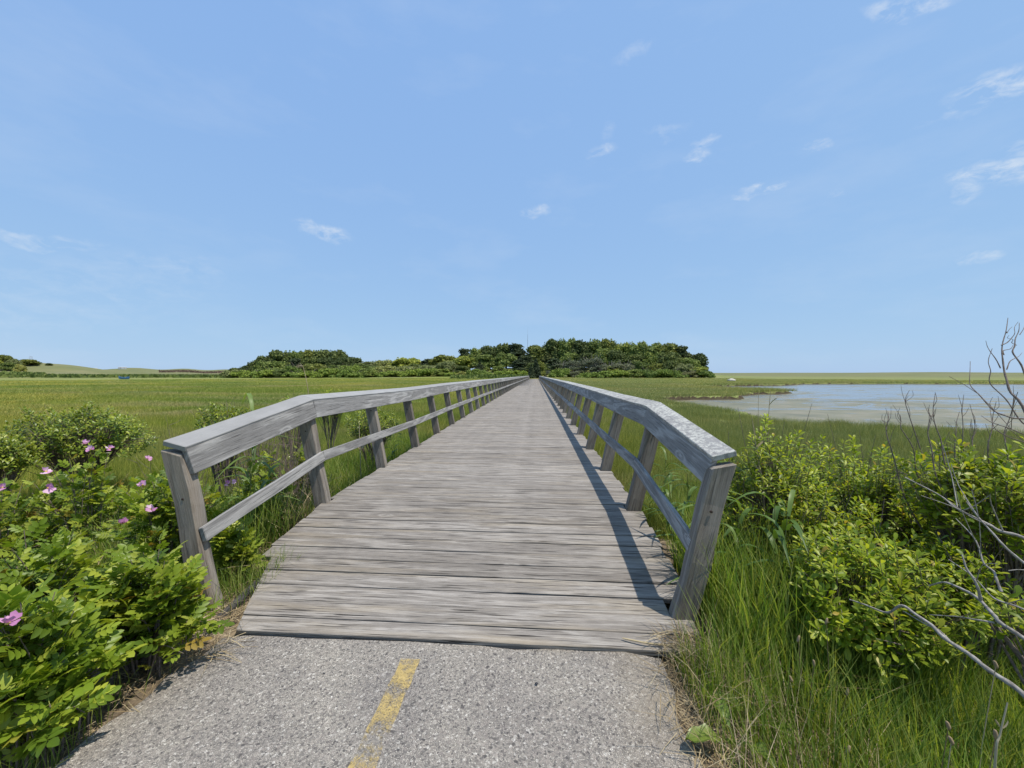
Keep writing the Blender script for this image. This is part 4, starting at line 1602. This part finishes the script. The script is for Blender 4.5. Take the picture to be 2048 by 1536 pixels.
# bare grey shrub leaning in from the right
def build_bare_shrub():
    root = tag(empty('bare_shrub', (2.9, 1.25, gz(2.9, 1.25))), 'bare grey shrub with sprawling limbs and fine twigs leaning in from the right edge', 'shrub')
    o = np.array(root.location)
    base = o + np.array([0, 0, -.05])
    rnd = random.Random(8)
    rn = np.random.default_rng(8)

    def limb(pts, r0, r1, mat='grey_bark', first=None, n=None, twigs=0):
        W = [np.array(at(*p)) for p in pts]
        if first is not None:
            f0 = np.array(first)
            W = [f0, f0 * .68 + W[0] * .32 + np.array([0, 0, .10]), f0 * .33 + W[0] * .67 + np.array([0, 0, .08])] + W
        path = smooth_path(W, n or (len(W) * 5))
        wob = rn.normal(size=(len(W) + 2, 3)) * .004
        path += smooth_path(wob, len(path))
        lines = [(path - o, np.linspace(r0 * .8, r1 * .75, len(path)) * (1 + .10 * np.sin(np.arange(len(path)) * 1.9)))]
        for k in range(twigs):
            s = path[rnd.randint(len(path) // 3, len(path) - 2)]
            e = s + rn.normal(size=3) * .10 + np.array([-.04, 0, .12])
            lines.append((smooth_path([s, (s + e) / 2 + rn.normal(size=3) * .02, e], 5) - o, np.linspace(r1 * .8, .0012, 5)))
        V, F = tubes(lines, 6)
        link('branch', np_mesh('branch', V, F, M[mat], smooth=True), root)
    limb([(2120, 1450, 1.30), (2046, 1391, 1.36), (1986, 1346, 1.42), (1934, 1307, 1.48), (1885, 1273, 1.54), (1848, 1242, 1.60), (1807, 1213, 1.66), (1775, 1221, 1.72), (1739, 1211, 1.80), (1700, 1198, 1.88)], .017, .004, first=base)
    limb([(2120, 1330, 1.42), (2048, 1280, 1.46), (2005, 1247, 1.50), (1986, 1229, 1.53), (1960, 1198, 1.58), (1926, 1180, 1.64), (1887, 1167, 1.70), (1860, 1172, 1.76)], .016, .004, first=base)
    limb([(1986, 1246, 1.52), (1950, 1237, 1.56), (1913, 1232, 1.62), (1862, 1228, 1.70)], .005, .002)
    limb([(1898, 1280, 1.53), (1860, 1252, 1.58), (1820, 1228, 1.63), (1808, 1224, 1.65)], .0045, .0018)
    limb([(1965, 1198, 1.57), (1950, 1167, 1.57), (1934, 1130, 1.6), (1922, 1110, 1.62)], .007, .003)
    limb([(2110, 1110, 1.55), (2048, 1080, 1.6), (2004, 1060, 1.64), (1978, 1049, 1.68), (1947, 1031, 1.72), (1908, 1013, 1.78), (1878, 992, 1.84), (1815, 955, 1.95)], .012, .003, first=base, twigs=5)
    limb([(2110, 1170, 1.5), (2048, 1125, 1.55), (2004, 1088, 1.6), (1968, 1048, 1.66), (1930, 1000, 1.74)], .010, .003, first=base, twigs=4)
    limb([(2004, 1182, 1.56), (1988, 1150, 1.6), (1970, 1125, 1.63), (1947, 1075, 1.7), (1915, 1035, 1.78)], .007, .002, twigs=2)
    limb([(2110, 1250, 1.45), (2048, 1215, 1.5), (1990, 1195, 1.56), (1950, 1155, 1.62), (1905, 1120, 1.7)], .008, .002, first=base, twigs=3)
    T = 'brown_bark'
    limb([(2110, 960, 1.7), (2048, 823, 1.8), (2024, 784, 1.84), (2010, 757, 1.87), (2005, 721, 1.9), (2004, 698, 1.92), (2010, 669, 1.95), (2019, 636, 1.98)], .010, .0016, T, first=base, n=40)
    limb([(2006, 694, 1.92), (2018, 678, 1.93), (2028, 663, 1.94), (2034, 645, 1.96)], .003, .001, T)
    limb([(2011, 665, 1.95), (2022, 657, 1.96)], .0022, .001, T)
    limb([(2008, 706, 1.91), (2018, 698, 1.92), (2028, 690, 1.94)], .0028, .001, T)
    limb([(2003, 735, 1.89), (1981, 706, 1.92), (1968, 681, 1.95)], .0032, .001, T)
    limb([(2013, 738, 1.88), (2024, 722, 1.9), (2033, 716, 1.92), (2046, 704, 1.94)], .003, .001, T)
    limb([(2080, 790, 1.9), (2048, 745, 1.95), (2032, 710, 1.98), (2030, 688, 2.0), (2036, 667, 2.02), (2040, 645, 2.04)], .006, .0014, T, n=26)
    limb([(2031, 690, 2.0), (2022, 680, 2.01), (2016, 670, 2.02)], .0022, .001, T)
    limb([(2036, 668, 2.02), (2045, 658, 2.03), (2052, 640, 2.05)], .0024, .001, T)
    limb([(2110, 905, 1.75), (2048, 872, 1.8), (1989, 847, 1.9), (1962, 831, 1.98)], .006, .0016, T, first=base, twigs=3)
    limb([(2110, 870, 1.7), (2024, 835, 1.76), (1983, 819, 1.82), (1952, 780, 1.88), (1940, 753, 1.92), (1941, 724, 1.96)], .0065, .0014, T, first=base)
    limb([(2110, 890, 1.8), (2048, 847, 1.86), (2005, 792, 1.92), (1977, 755, 1.96), (1975, 729, 1.98), (1981, 698, 2.0)], .0065, .0014, T, first=base)
    limb([(2110, 925, 1.8), (2012, 872, 1.9), (1985, 845, 1.94), (1983, 811, 1.98)], .005, .0014, T, first=base, twigs=2)
    for pts in ([(1786, 913), (1772, 864), (1778, 835), (1784, 825)], [(1821, 893), (1800, 854), (1800, 831)], [(1850, 913), (1833, 868), (1815, 825), (1812, 800), (1815, 780)],
                [(1890, 909), (1878, 864), (1868, 825), (1874, 786)], [(1907, 913), (1911, 854), (1919, 823)], [(1928, 893), (1924, 835), (1928, 790)], [(1862, 900), (1858, 850), (1866, 822)],
                [(1945, 905), (1950, 860), (1941, 812)], [(1972, 900), (1985, 850), (1992, 800)], [(2010, 900), (2016, 850), (2030, 790)]):
        dd = rnd.uniform(2.3, 2.9)
        x0, y0 = pts[0]
        low = [(x0 + 22, y0 + 75)]
        W = [np.array(at(x, y, dd + .02 * i)) for i, (x, y) in enumerate(low + pts)]
        foot = W[0] + np.array([.08, -.05, -.25])
        path = smooth_path([foot] + W, 22)
        path += smooth_path(rn.normal(size=(7, 3)) * .006, 22)
        lines = [(path - o, np.linspace(.0055, .0014, 22))]
        for k in range(5):
            s = path[rnd.randint(9, 19)]
            e = s + np.array([rnd.uniform(-.06, .06), rnd.uniform(-.03, .03), rnd.uniform(.06, .14)])
            lines.append((smooth_path([s, (s + e) / 2 + rn.normal(size=3) * .008, e], 5) - o, np.linspace(.0018, .0009, 5)))
        V, F = tubes(lines, 5)
        link('branch', np_mesh('branch', V, F, M[T], smooth=True), root)


build_bare_shrub()


# ------------------------------------------------------------------ grasses, straw and reeds
def blades(name, P, H, Wd, lean, mat, label, az=None, curl=1.0, segs=4):
    n = len(P)
    az = RNG.uniform(0, 6.283, n) if az is None else az
    out = np.stack([np.cos(az), np.sin(az), 0 * az], -1)
    sa = az + RNG.uniform(.9, 2.2, n)
    side = np.stack([np.cos(sa), np.sin(sa), 0 * az], -1)
    ts = np.linspace(0, 1, segs)
    rows = []
    for t in ts:
        c = P + out * (lean * H * t ** (1 + curl))[:, None]
        up = H * t * np.sqrt(np.clip(1 - (lean * t ** curl * .6) ** 2, .05, 1))
        c = c + np.stack([0 * az, 0 * az, up], -1)
        w = (Wd * (1 - t ** 2.2) * (.75 + .5 * t))[:, None] * .5
        if t < 1:
            rows += [c - side * w, c + side * w]
        else:
            rows += [c]
    V = np.stack(rows, 1).reshape(-1, 3)
    k = len(rows)
    tri = []
    for s in range(segs - 2):
        a = 2 * s
        tri += [(a, a + 1, a + 3), (a, a + 3, a + 2)]
    a = 2 * (segs - 2)
    tri.append((a, a + 1, a + 2))
    F = (np.array(tri)[None] + (np.arange(n) * k)[:, None, None]).reshape(-1, 3)
    tone = np.repeat(RNG.random(n), k)
    return tag(link(name, np_mesh(name, V, F, M[mat], tone)), label, kind='stuff')


def scatter(n, x0, x1, y0, y1, keep=None):
    x = RNG.uniform(x0, x1, n)
    y = RNG.uniform(y0, y1, n)
    if keep is not None:
        k = keep(x, y)
        x, y = x[k], y[k]
    return np.stack([x, y, ground(x, y) - .01], -1)


def clump(x, y, f, seed, lo=-.2):
    return vnoise(x * f, y * f, seed) + RNG.normal(size=x.shape) * .35 > lo


P = scatter(26000, .70, 3.6, .45, 2.9, lambda x, y: clump(x, y, 3.0, 31, -.9) & ((y < 2.1) | (x > 1.12)) & (x > .74 + .10 * vnoise(y * 4, y * 0, 30)) & (RNG.random(len(x)) < np.where(x < 2.3, 1, .45)))
blades('tall_grass', P, RNG.uniform(.22, .52, len(P)) * np.clip((P[:, 0] - .62) / .28, .35, 1), RNG.uniform(.003, .0062, len(P)), RNG.uniform(.05, .6, len(P)), 'grass',
       'tall green grass along the right edge of the path')
P = scatter(3600, 1.08, 2.2, 2.0, 3.1, lambda x, y: clump(x, y, 2.4, 52, -.4))
blades('coarse_grass', P, RNG.uniform(.40, .78, len(P)), RNG.uniform(.006, .011, len(P)), RNG.uniform(.1, .55, len(P)), 'grass', 'tall coarse grass outside the first right post')
P = scatter(620, .66, 1.3, .6, 2.4, lambda x, y: (y < 2.1) | (x > 1.1))
blades('bent_grass', P, RNG.uniform(.18, .42, len(P)), RNG.uniform(.002, .004, len(P)), RNG.uniform(.5, 1.3, len(P)), 'straw', 'dry stems among the tall grass')
P = scatter(4600, -2.75, -1.90, 1.2, 2.9, lambda x, y: clump(x, y, 3.5, 33, -.2))
blades('verge_grass', P, RNG.uniform(.10, .30, len(P)), RNG.uniform(.003, .005, len(P)), RNG.uniform(.1, .9, len(P)), 'grass', 'grass tufts round the foot of the first left post')
P = scatter(5200, -7.5, -2.4, 1.2, 8.0, lambda x, y: clump(x, y, 1.6, 35, .1))
blades('thicket_grass', P, RNG.uniform(.3, .72, len(P)), RNG.uniform(.003, .006, len(P)), RNG.uniform(.1, .7, len(P)), 'grass', 'grass growing through the rose bushes')
P = scatter(3600, -7.5, -2.4, 1.4, 7.0, lambda x, y: clump(x, y, 1.3, 36, .1))
blades('dead_grass', P, RNG.uniform(.2, .6, len(P)), RNG.uniform(.003, .005, len(P)), RNG.uniform(.2, 1.1, len(P)), 'straw', 'dead pale grass among the rose bushes')
P = scatter(9500, -3.9, -2.26, 3.0, 10.5, lambda x, y: clump(x, y, 1.7, 37, -.45))
blades('railside_grass', P, RNG.uniform(.35, .75, len(P)), RNG.uniform(.005, .009, len(P)), RNG.uniform(.1, .7, len(P)), 'grass', 'lush grass behind the left railing')
P = scatter(2400, -3.3, -2.3, 3.6, 6.5, lambda x, y: clump(x, y, 1.5, 38, .1))
blades('dead_railside_grass', P, RNG.uniform(.3, .7, len(P)), RNG.uniform(.004, .006, len(P)), RNG.uniform(.3, 1.1, len(P)), 'straw', 'sun bleached dead grass behind the second left post')
P = scatter(5200, 1.06, 2.9, 2.45, 9.0, lambda x, y: clump(x, y, 1.5, 39, -.2))
blades('pondside_grass', P, RNG.uniform(.25, .55, len(P)), RNG.uniform(.004, .008, len(P)), RNG.uniform(.1, .8, len(P)), 'grass', 'grass below the right railing')


def litter(n, x0, x1, y0, y1, keep, lift, name, label, L=(.05, .22)):
    x = RNG.uniform(x0, x1, n)
    y = RNG.uniform(y0, y1, n)
    k = keep(x, y)
    x, y = x[k], y[k]
    m = len(x)
    z = np.maximum(ground(x, y), np.where((x > -1.9) & (x < .66) & (y < 2.1), PATH_Z, np.where((x > -1.8) & (x < .96) & (y > 2.13), -.205, -9))) + RNG.uniform(.002, lift, m)
    P = np.stack([x, y, z], -1)
    D = unit(np.stack([RNG.normal(size=m), RNG.normal(size=m), RNG.normal(size=m) * .22], -1))
    U = unit(np.array([0, 0, 1.0]) + RNG.normal(size=(m, 3)) * .5)
    V0 = np.array([(-.5, 0, 0), (.5, 0, 0), (.5, .5, .0), (-.5, .5, .0), (.3, 1, 0), (-.3, 1, 0)])
    F0 = np.array([(0, 1, 2), (0, 2, 3), (3, 2, 4), (3, 4, 5)])
    Ln = RNG.uniform(L[0], L[1], m)
    Mx = frames(P, D, U, np.ones(m))
    Mx[:, :3, 0] *= RNG.uniform(.002, .004, m)[:, None]
    Mx[:, :3, 1] *= Ln[:, None]
    Mx[:, :3, 2] *= Ln[:, None]
    bend = V0.copy()
    bend[2:4, 2] = .06
    V, F, t = bake(bend, F0, Mx)
    tag(link(name, np_mesh(name, V, F, M['straw'], t)), label, kind='stuff')


litter(5200, -2.7, -1.72, .3, 3.4, lambda x, y: (np.abs(x + 1.98 + .10 * vnoise(y * 3, y * 0, 41)) < .07 + .10 * RNG.random(len(x)) ** 2 + .22 * (y > 1.9)) & ((y < 2.15) | (x < -1.86) & (y < 2.5) | (x < -2.2)), .035,
       'straw_litter', 'dry straw and dead stems along the left edge of the path')
litter(5200, .50, 1.5, .3, 2.5, lambda x, y: (np.abs(x - .76 - .07 * vnoise(y * 3, y * 0, 42)) < .06 + .16 * RNG.random(len(x)) ** 2) & ((y < 2.1) | (x > 1.03)), .03,
       'straw_litter', 'dry straw and dead stems along the right edge of the path')
def over_plank(x, y):
    return (x - .95) ** 2 / .09 + (y - 2.16) ** 2 / .012 < RNG.random(len(x)) ** .5


litter(1500, .60, 1.35, 2.02, 2.34, over_plank, .05, 'straw_litter', 'dry straw heaped over the right end of the first plank')
litter(5000, -4.5, -2.2, 2.6, 8.0, lambda x, y: clump(x, y, 1.4, 43, .0), .16, 'straw_mat', 'matted dead straw on the bank below the left railing', (.1, .4))
litter(9000, 1.05, 5.5, 2.8, 12.0, lambda x, y: clump(x, y, .8, 44, .05), .14, 'straw_mat', 'matted dead straw on the bank below the right railing', (.1, .4))


# green reeds close to the right railing, and broad bladed clumps on the left
def reed_meshes(seed, h, nl, wide, length):
    rn = np.random.default_rng(seed)
    stem = np_mesh('stem', *tubes([(smooth_path([(0, 0, 0), (.01, .01, h * .5), (.03, .0, h)], 6), np.linspace(.0045, .0025, 6))], 5), M['green_stem'])
    leaves = []
    for k in range(nl):
        z = h * (.25 + .72 * k / max(nl - 1, 1))
        a = k * 2.6 + rn.uniform(-.4, .4)
        L = length * rn.uniform(.75, 1.15)
        up = rn.uniform(.7, 1.3)
        ts = np.linspace(0, 1, 7)
        d = np.array([math.cos(a), math.sin(a), 0])
        s = np.array([-math.sin(a), math.cos(a), 0])
        V = []
        for t in ts:
            c = np.array([.02 * z / h, 0, z]) + d * L * t * (.35 + .55 * t) + np.array([0, 0, L * (up * t - (up * .75 + .25) * t * t)])
            w = wide * (math.sin(math.pi * min(1, .15 + .85 * t) ** .8)) * .5 + .001
            V += [c - s * w + np.array([0, 0, w * .35]), c, c + s * w + np.array([0, 0, w * .35])]
        i = np.arange(6)[:, None] * 3
        j = np.arange(2)[None]
        F = np.stack([i + j, i + j + 1, i + 4 + j, i + 3 + j], -1).reshape(-1, 4)
        leaves.append(np_mesh('leaf', np.array(V), F, M['reed_leaf'], smooth=True))
    return stem, leaves


REEDS = [reed_meshes(s, h, n, w, l) for s, h, n, w, l in ((1, .85, 7, .034, .42), (2, 1.0, 8, .030, .44), (3, .7, 6, .036, .38))]


def reed(x, y, k, sc, label, group):
    root = tag(empty('green_reed', (x, y, gz(x, y) - .02)), label, 'reed', group)
    root.rotation_euler = (random.uniform(-.08, .08), random.uniform(-.08, .08), random.uniform(0, 6.28))
    root.scale = (sc, sc, sc)
    st, lv = REEDS[k % 3]
    link('stem', st, root)
    for me in lv:
        link('leaf', me, root)


for k, (x, y, s) in enumerate([(1.22, 2.75, .85), (1.30, 3.0, 1.0), (1.45, 2.85, 1.0), (1.25, 3.25, .95), (1.40, 3.45, 1.05), (1.32, 3.75, .9), (1.2, 3.55, .8), (1.55, 3.3, 1.0), (1.38, 4.1, .9),
                               (1.27, 4.4, .85), (1.5, 4.6, .9), (1.3, 5.0, .8), (1.62, 2.6, 1.0), (1.5, 2.45, .85), (1.72, 2.8, 1.05), (1.28, 2.55, .7)]):
    reed(x, y, k, s, 'green reed with arching blades growing close outside the right railing', 'green reeds outside the right railing')
for k, (x, y, s) in enumerate([(-2.75, 3.45, 1.15), (-2.83, 3.6, 1.2), (-2.7, 3.7, 1.0), (-3.6, 4.7, 1.55), (-3.75, 4.8, 1.5), (-2.75, 7.2, .9), (-2.85, 7.6, .9), (-2.7, 8.2, .8)]):
    reed(x, y, k + 1, s, 'green reed with broad blades growing behind the left railing', 'green reeds behind the left railing')


def dry_reed(label, pts, depth, plume=False, r=.004):
    W = [np.array(at(px, py, depth)) for px, py in pts]
    z = gz(W[0][0], W[0][1])
    foot = W[0].copy()
    foot[2] = min(z - .02, foot[2] - .02)
    root = tag(empty('dry_reed', tuple(foot)), label, 'reed')
    path = smooth_path([foot] + W, 16)
    V, F = tubes([(path - foot, np.linspace(r, r * .45, 16))], 6)
    link('stalk', np_mesh('stalk', V, F, M['dry_reed'], smooth=True), root)
    tip = path[-1]
    rn = np.random.default_rng(int(pts[0][0]))
    if plume:
        d = unit(path[-1] - path[-3])
        n = 70
        t = RNG.random(n)
        s = depth / FPX
        side = np.array([-1.0, 0, -.25])
        P = tip + d * (t * 4 * s)[:, None] + side * (t ** 1.5 * 8 * s)[:, None] + RNG.normal(size=(n, 3)) * 1.0 * s - foot
        D = unit(side * (.6 + t[:, None]) + np.array([0, 0, -.9]) * t[:, None] + d * .4 + RNG.normal(size=(n, 3)) * .35)
        Mx = frames(P, D, unit(RNG.normal(size=(n, 3))), np.full(n, 7 * s))
        Mx[:, :3, 0] *= .28
        V, F, tn = bake(LEAFLET_V, LEAFLET_F, Mx)
        link('plume', np_mesh('plume', V, F, M['dry_reed'], tn), root)
    else:
        P = []
        for k in range(2):
            i = rn.integers(8, 14)
            P.append(path[i] - foot)
        Mx = frames(np.array(P), unit(np.array([[.5, 0, .6], [-.4, .1, .7]])), unit(rn.normal(size=(2, 3))), np.full(2, 22 * depth / FPX))
        Mx[:, :3, 0] *= .3
        V, F, tn = bake(LEAFLET_V, LEAFLET_F, Mx)
        link('dry_leaf', np_mesh('dry_leaf', V, F, M['dry_reed'], tn), root)


dry_reed('dry reed with drooping plume rising above the left rail against the island', [(620, 860), (617, 790), (612, 757), (606, 733)], 5.4, True, .0075)
dry_reed('pale dry reed stalk between the second and third left posts', [(722, 958), (720, 900), (718, 842)], 6.2, False, .008)
dry_reed('tallest dry reed right of the first right post, against the pond', [(1537, 960), (1536, 880), (1538, 820), (1541, 782)], 3.2)
dry_reed('thin dry reed left of the tallest one, against the pond', [(1516, 940), (1516, 880), (1517, 786)], 3.3, False, .0028)
dry_reed('broken dry reed leaning left of the tallest one', [(1528, 990), (1518, 930), (1505, 842)], 3.0, False, .005)
dry_reed('short dry stalk standing before the far right of the grey limbs', [(1990, 1530), (2000, 1470), (2015, 1405)], 1.15, False, .004)


# marsh grass: instanced tufts over the marsh as far as they can be made out
def tuft(seed, n, rad, h0, h1, w, segs=3):
    rn = np.random.default_rng(seed)
    a, q = rn.uniform(0, 6.283, n), np.sqrt(rn.random(n)) * rad
    P = np.stack([q * np.cos(a), q * np.sin(a), np.full(n, -.02)], -1)
    H = rn.uniform(h0, h1, n)
    az = rn.uniform(0, 6.283, n)
    out = np.stack([np.cos(az), np.sin(az), 0 * az], -1)
    side = np.stack([-np.sin(az + .7), np.cos(az + .7), 0 * az], -1)
    ln = rn.uniform(.05, .55, n)
    rows = []
    for t in (0, .55, 1):
        c = P + out * (ln * H * t * t)[:, None]
        c[:, 2] += H * t
        ww = (w * (1 - t * .55) * rn.uniform(.7, 1.2, n))[:, None] * .5
        rows += [c - side * ww, c + side * ww] if t < 1 else [c]
    V = np.stack(rows, 1).reshape(-1, 3)
    F = (np.array([(0, 1, 3), (0, 3, 2), (2, 3, 4)])[None] + (np.arange(n) * 5)[:, None, None]).reshape(-1, 3)
    me = np_mesh('tuft', V, F, M['marsh_grass'], np.repeat(rn.random(n), 5))
    return bpy.data.objects.new('tuft', me)


def build_marsh_grass(name, label, pts, scl, proto):
    me = bpy.data.meshes.new(name)
    me.vertices.add(len(pts))
    me.vertices.foreach_set('co', np.asarray(pts, np.float32).ravel())
    a = me.attributes.new('scl', 'FLOAT_VECTOR', 'POINT')
    a.data.foreach_set('vector', np.asarray(scl, np.float32).ravel())
    r = me.attributes.new('rot', 'FLOAT_VECTOR', 'POINT')
    rot = np.zeros((len(pts), 3), np.float32)
    rot[:, 2] = RNG.uniform(0, 6.283, len(pts))
    r.data.foreach_set('vector', rot.ravel())
    o = link(name, me)
    ng = bpy.data.node_groups.new(name, 'GeometryNodeTree')
    ng.interface.new_socket('Geometry', in_out='INPUT', socket_type='NodeSocketGeometry')
    ng.interface.new_socket('Geometry', in_out='OUTPUT', socket_type='NodeSocketGeometry')
    gi, go = ng.nodes.new('NodeGroupInput'), ng.nodes.new('NodeGroupOutput')
    ins = ng.nodes.new('GeometryNodeInstanceOnPoints')
    inf = ng.nodes.new('GeometryNodeObjectInfo')
    inf.inputs['Object'].default_value = proto
    na, nr = ng.nodes.new('GeometryNodeInputNamedAttribute'), ng.nodes.new('GeometryNodeInputNamedAttribute')
    na.data_type = nr.data_type = 'FLOAT_VECTOR'
    na.inputs['Name'].default_value = 'scl'
    nr.inputs['Name'].default_value = 'rot'
    L = ng.links.new
    L(gi.outputs[0], ins.inputs['Points'])
    L(inf.outputs['Geometry'], ins.inputs['Instance'])
    L(nr.outputs['Attribute'], ins.inputs['Rotation'])
    L(na.outputs['Attribute'], ins.inputs['Scale'])
    L(ins.outputs[0], go.inputs[0])
    md = o.modifiers.new('scatter', 'NODES')
    md.node_group = ng
    tag(o, label, kind='stuff')


def marsh_points(n, r0, r1, power=1.0, amax=64):
    u = RNG.random(n)
    r = r0 * (r1 / r0) ** (u ** power)
    a = np.radians(RNG.uniform(-amax, amax, n))
    x, y = r * np.sin(a), r * np.cos(a)
    z = ground(x, y)
    keep = (z < -.45) & (z > -1.02) & (pond_depth(x, y) < -.15) & ((np.abs(x + .57) > 1.75) | (y < 0))
    return np.stack([x, y, z], -1)[keep], r[keep]


pts, r = marsh_points(15000, 4.2, 26)
s = RNG.uniform(.8, 1.25, len(pts))
build_marsh_grass('marsh_grass', 'green salt marsh grass growing near the bridge', pts, np.stack([s, s, s * RNG.uniform(.8, 1.15, len(pts))], -1), tuft(1, 110, .34, .20, .36, .006))
pts, r = marsh_points(17000, 25, 165, .85)
s = RNG.uniform(.9, 1.3, len(pts)) * np.clip(r / 26, 1, 5.0)
build_marsh_grass('far_marsh_grass', 'green salt marsh grass farther out toward the island', pts, np.stack([s, s, np.clip(s * .5, .8, 1.25)], -1), tuft(2, 120, .5, .22, .36, .012))


# ------------------------------------------------------------------ small things
def pebble(px, py, size, label):
    p = on_z(px, py, PATH_Z + size * .6)
    iv, jf = ico(2)
    n = 1 + .12 * np.sin(iv[:, :1] * 4 + px) * np.cos(iv[:, 1:2] * 5)
    tag(link('dark_pebble', np_mesh('dark_pebble', iv * n * size * np.array([1.1, .9, .75]), jf, M['dark_pebble'], smooth=True), loc=p), label, 'pebble', 'dark pebbles on the path')


pebble(1073, 1367, .0075, 'small black pebble on the asphalt right of the yellow line')
pebble(648, 1347, .006, 'smaller dark pebble on the asphalt left of the yellow line')


def build_stick():
    P = [on_z(1244, 1276, -.19), on_z(1268, 1281, -.188), on_z(1300, 1287, -.19), on_z(1347, 1291, -.20)]
    c = P[0]
    V, F = tubes([(smooth_path([np.array(p - c) for p in P], 14), np.concatenate([[.002], np.linspace(.0042, .0048, 12), [.004]]))], 6)
    tag(link('dry_stick', np_mesh('dry_stick', V, F, M['dry_reed'], smooth=True), loc=c), 'pale dry reed stick lying on the first planks near the right post', 'stick')


build_stick()


def dock(px, py, depth, az, L, label):
    p = at(px, py, depth)
    root = tag(empty('dock_plant', (p.x, p.y, gz(p.x, p.y))), label, 'plant')
    rn = np.random.default_rng(int(px))
    for k, (da, s, up) in enumerate(((0, 1, .35), (1.9, .75, .7), (-1.6, .7, .8))):
        a = az + da
        d = np.array([math.cos(a), math.sin(a), 0])
        sd = np.array([-math.sin(a), math.cos(a), 0])
        V = []
        ts = np.linspace(0, 1, 9)
        for t in ts:
            q = max(0, (t - .3) / .7)
            c = d * L * s * t + np.array([0, 0, L * s * (up * t * 1.4 - up * .9 * t * t) + .05])
            w = .17 * L * s * math.sin(math.pi * q ** .8) if q > 0 else 0
            w = w + .004
            wav = .012 * math.sin(t * 17 + k)
            V += [c - sd * w + np.array([0, 0, w * .45 + wav]), c, c + sd * w + np.array([0, 0, w * .45 - wav])]
        i = np.arange(8)[:, None] * 3
        j = np.arange(2)[None]
        F = np.stack([i + j, i + j + 1, i + 4 + j, i + 3 + j], -1).reshape(-1, 4)
        link('leaf', np_mesh('leaf', np.array(V), F, M['dock_leaf'], smooth=True), root)


dock(1470, 1455, 1.62, 3.3, .22, 'broad leaved dock plant reaching over the path at the bottom right')
dock(1530, 1385, 1.75, 2.9, .24, 'broad leaved dock plant in the tall grass above the lower one')


def seed_stalk(px, py, depth, label):
    tip = at(px, py, depth)
    z = gz(tip.x, tip.y)
    root = tag(empty('seed_stalk', (tip.x, tip.y, z)), label, 'seed stalk', 'tan seed heads in the tall grass')
    h = tip.z - z
    lx = random.uniform(-.05, .05)
    path = smooth_path([(lx, 0, 0), (lx * .6, .01, h * .5), (0, 0, h)], 8)
    V, F = tubes([(path, np.linspace(.0022, .0012, 8))], 5)
    link('stalk', np_mesh('stalk', V, F, M['straw']), root)
    iv, jf = ico(2)
    n = 1 + .22 * np.sin(iv[:, :1] * 17) * np.cos(iv[:, 1:2] * 15 + iv[:, 2:] * 13)
    V = iv * n * np.array([.0055, .0055, .017])
    link('seed_head', np_mesh('seed_head', V, jf, M['tan_seed']), root, matrix=Matrix.Translation((0, 0, h)) @ Matrix.Rotation(random.uniform(-.5, .5), 4, 'Y'))


for px, py, d, lab in [(1653, 1243, 1.8, 'tan seed head below the low drooping shrub'), (1597, 1278, 1.75, 'tan seed head left of the one below the shrub'),
                       (1628, 1327, 1.7, 'shaggy seed head in the middle of the tall grass'), (1695, 1385, 1.6, 'tan seed head between grass and the grey limb'),
                       (1582, 1358, 1.65, 'slanted tan seed head left of the shaggy one'), (1897, 1452, 1.25, 'long tan seed head at the bottom right'),
                       (1903, 1482, 1.22, 'small tan seed head under the long one at the bottom right'), (1992, 1330, 1.35, 'tan seed head beside the lower grey limb'),
                       (1992, 1470, 1.18, 'bent tan seed head at the bottom right corner'), (1697, 1500, 1.4, 'tan seed head low in the grass near the bottom')]:
    seed_stalk(px, py, d, lab)
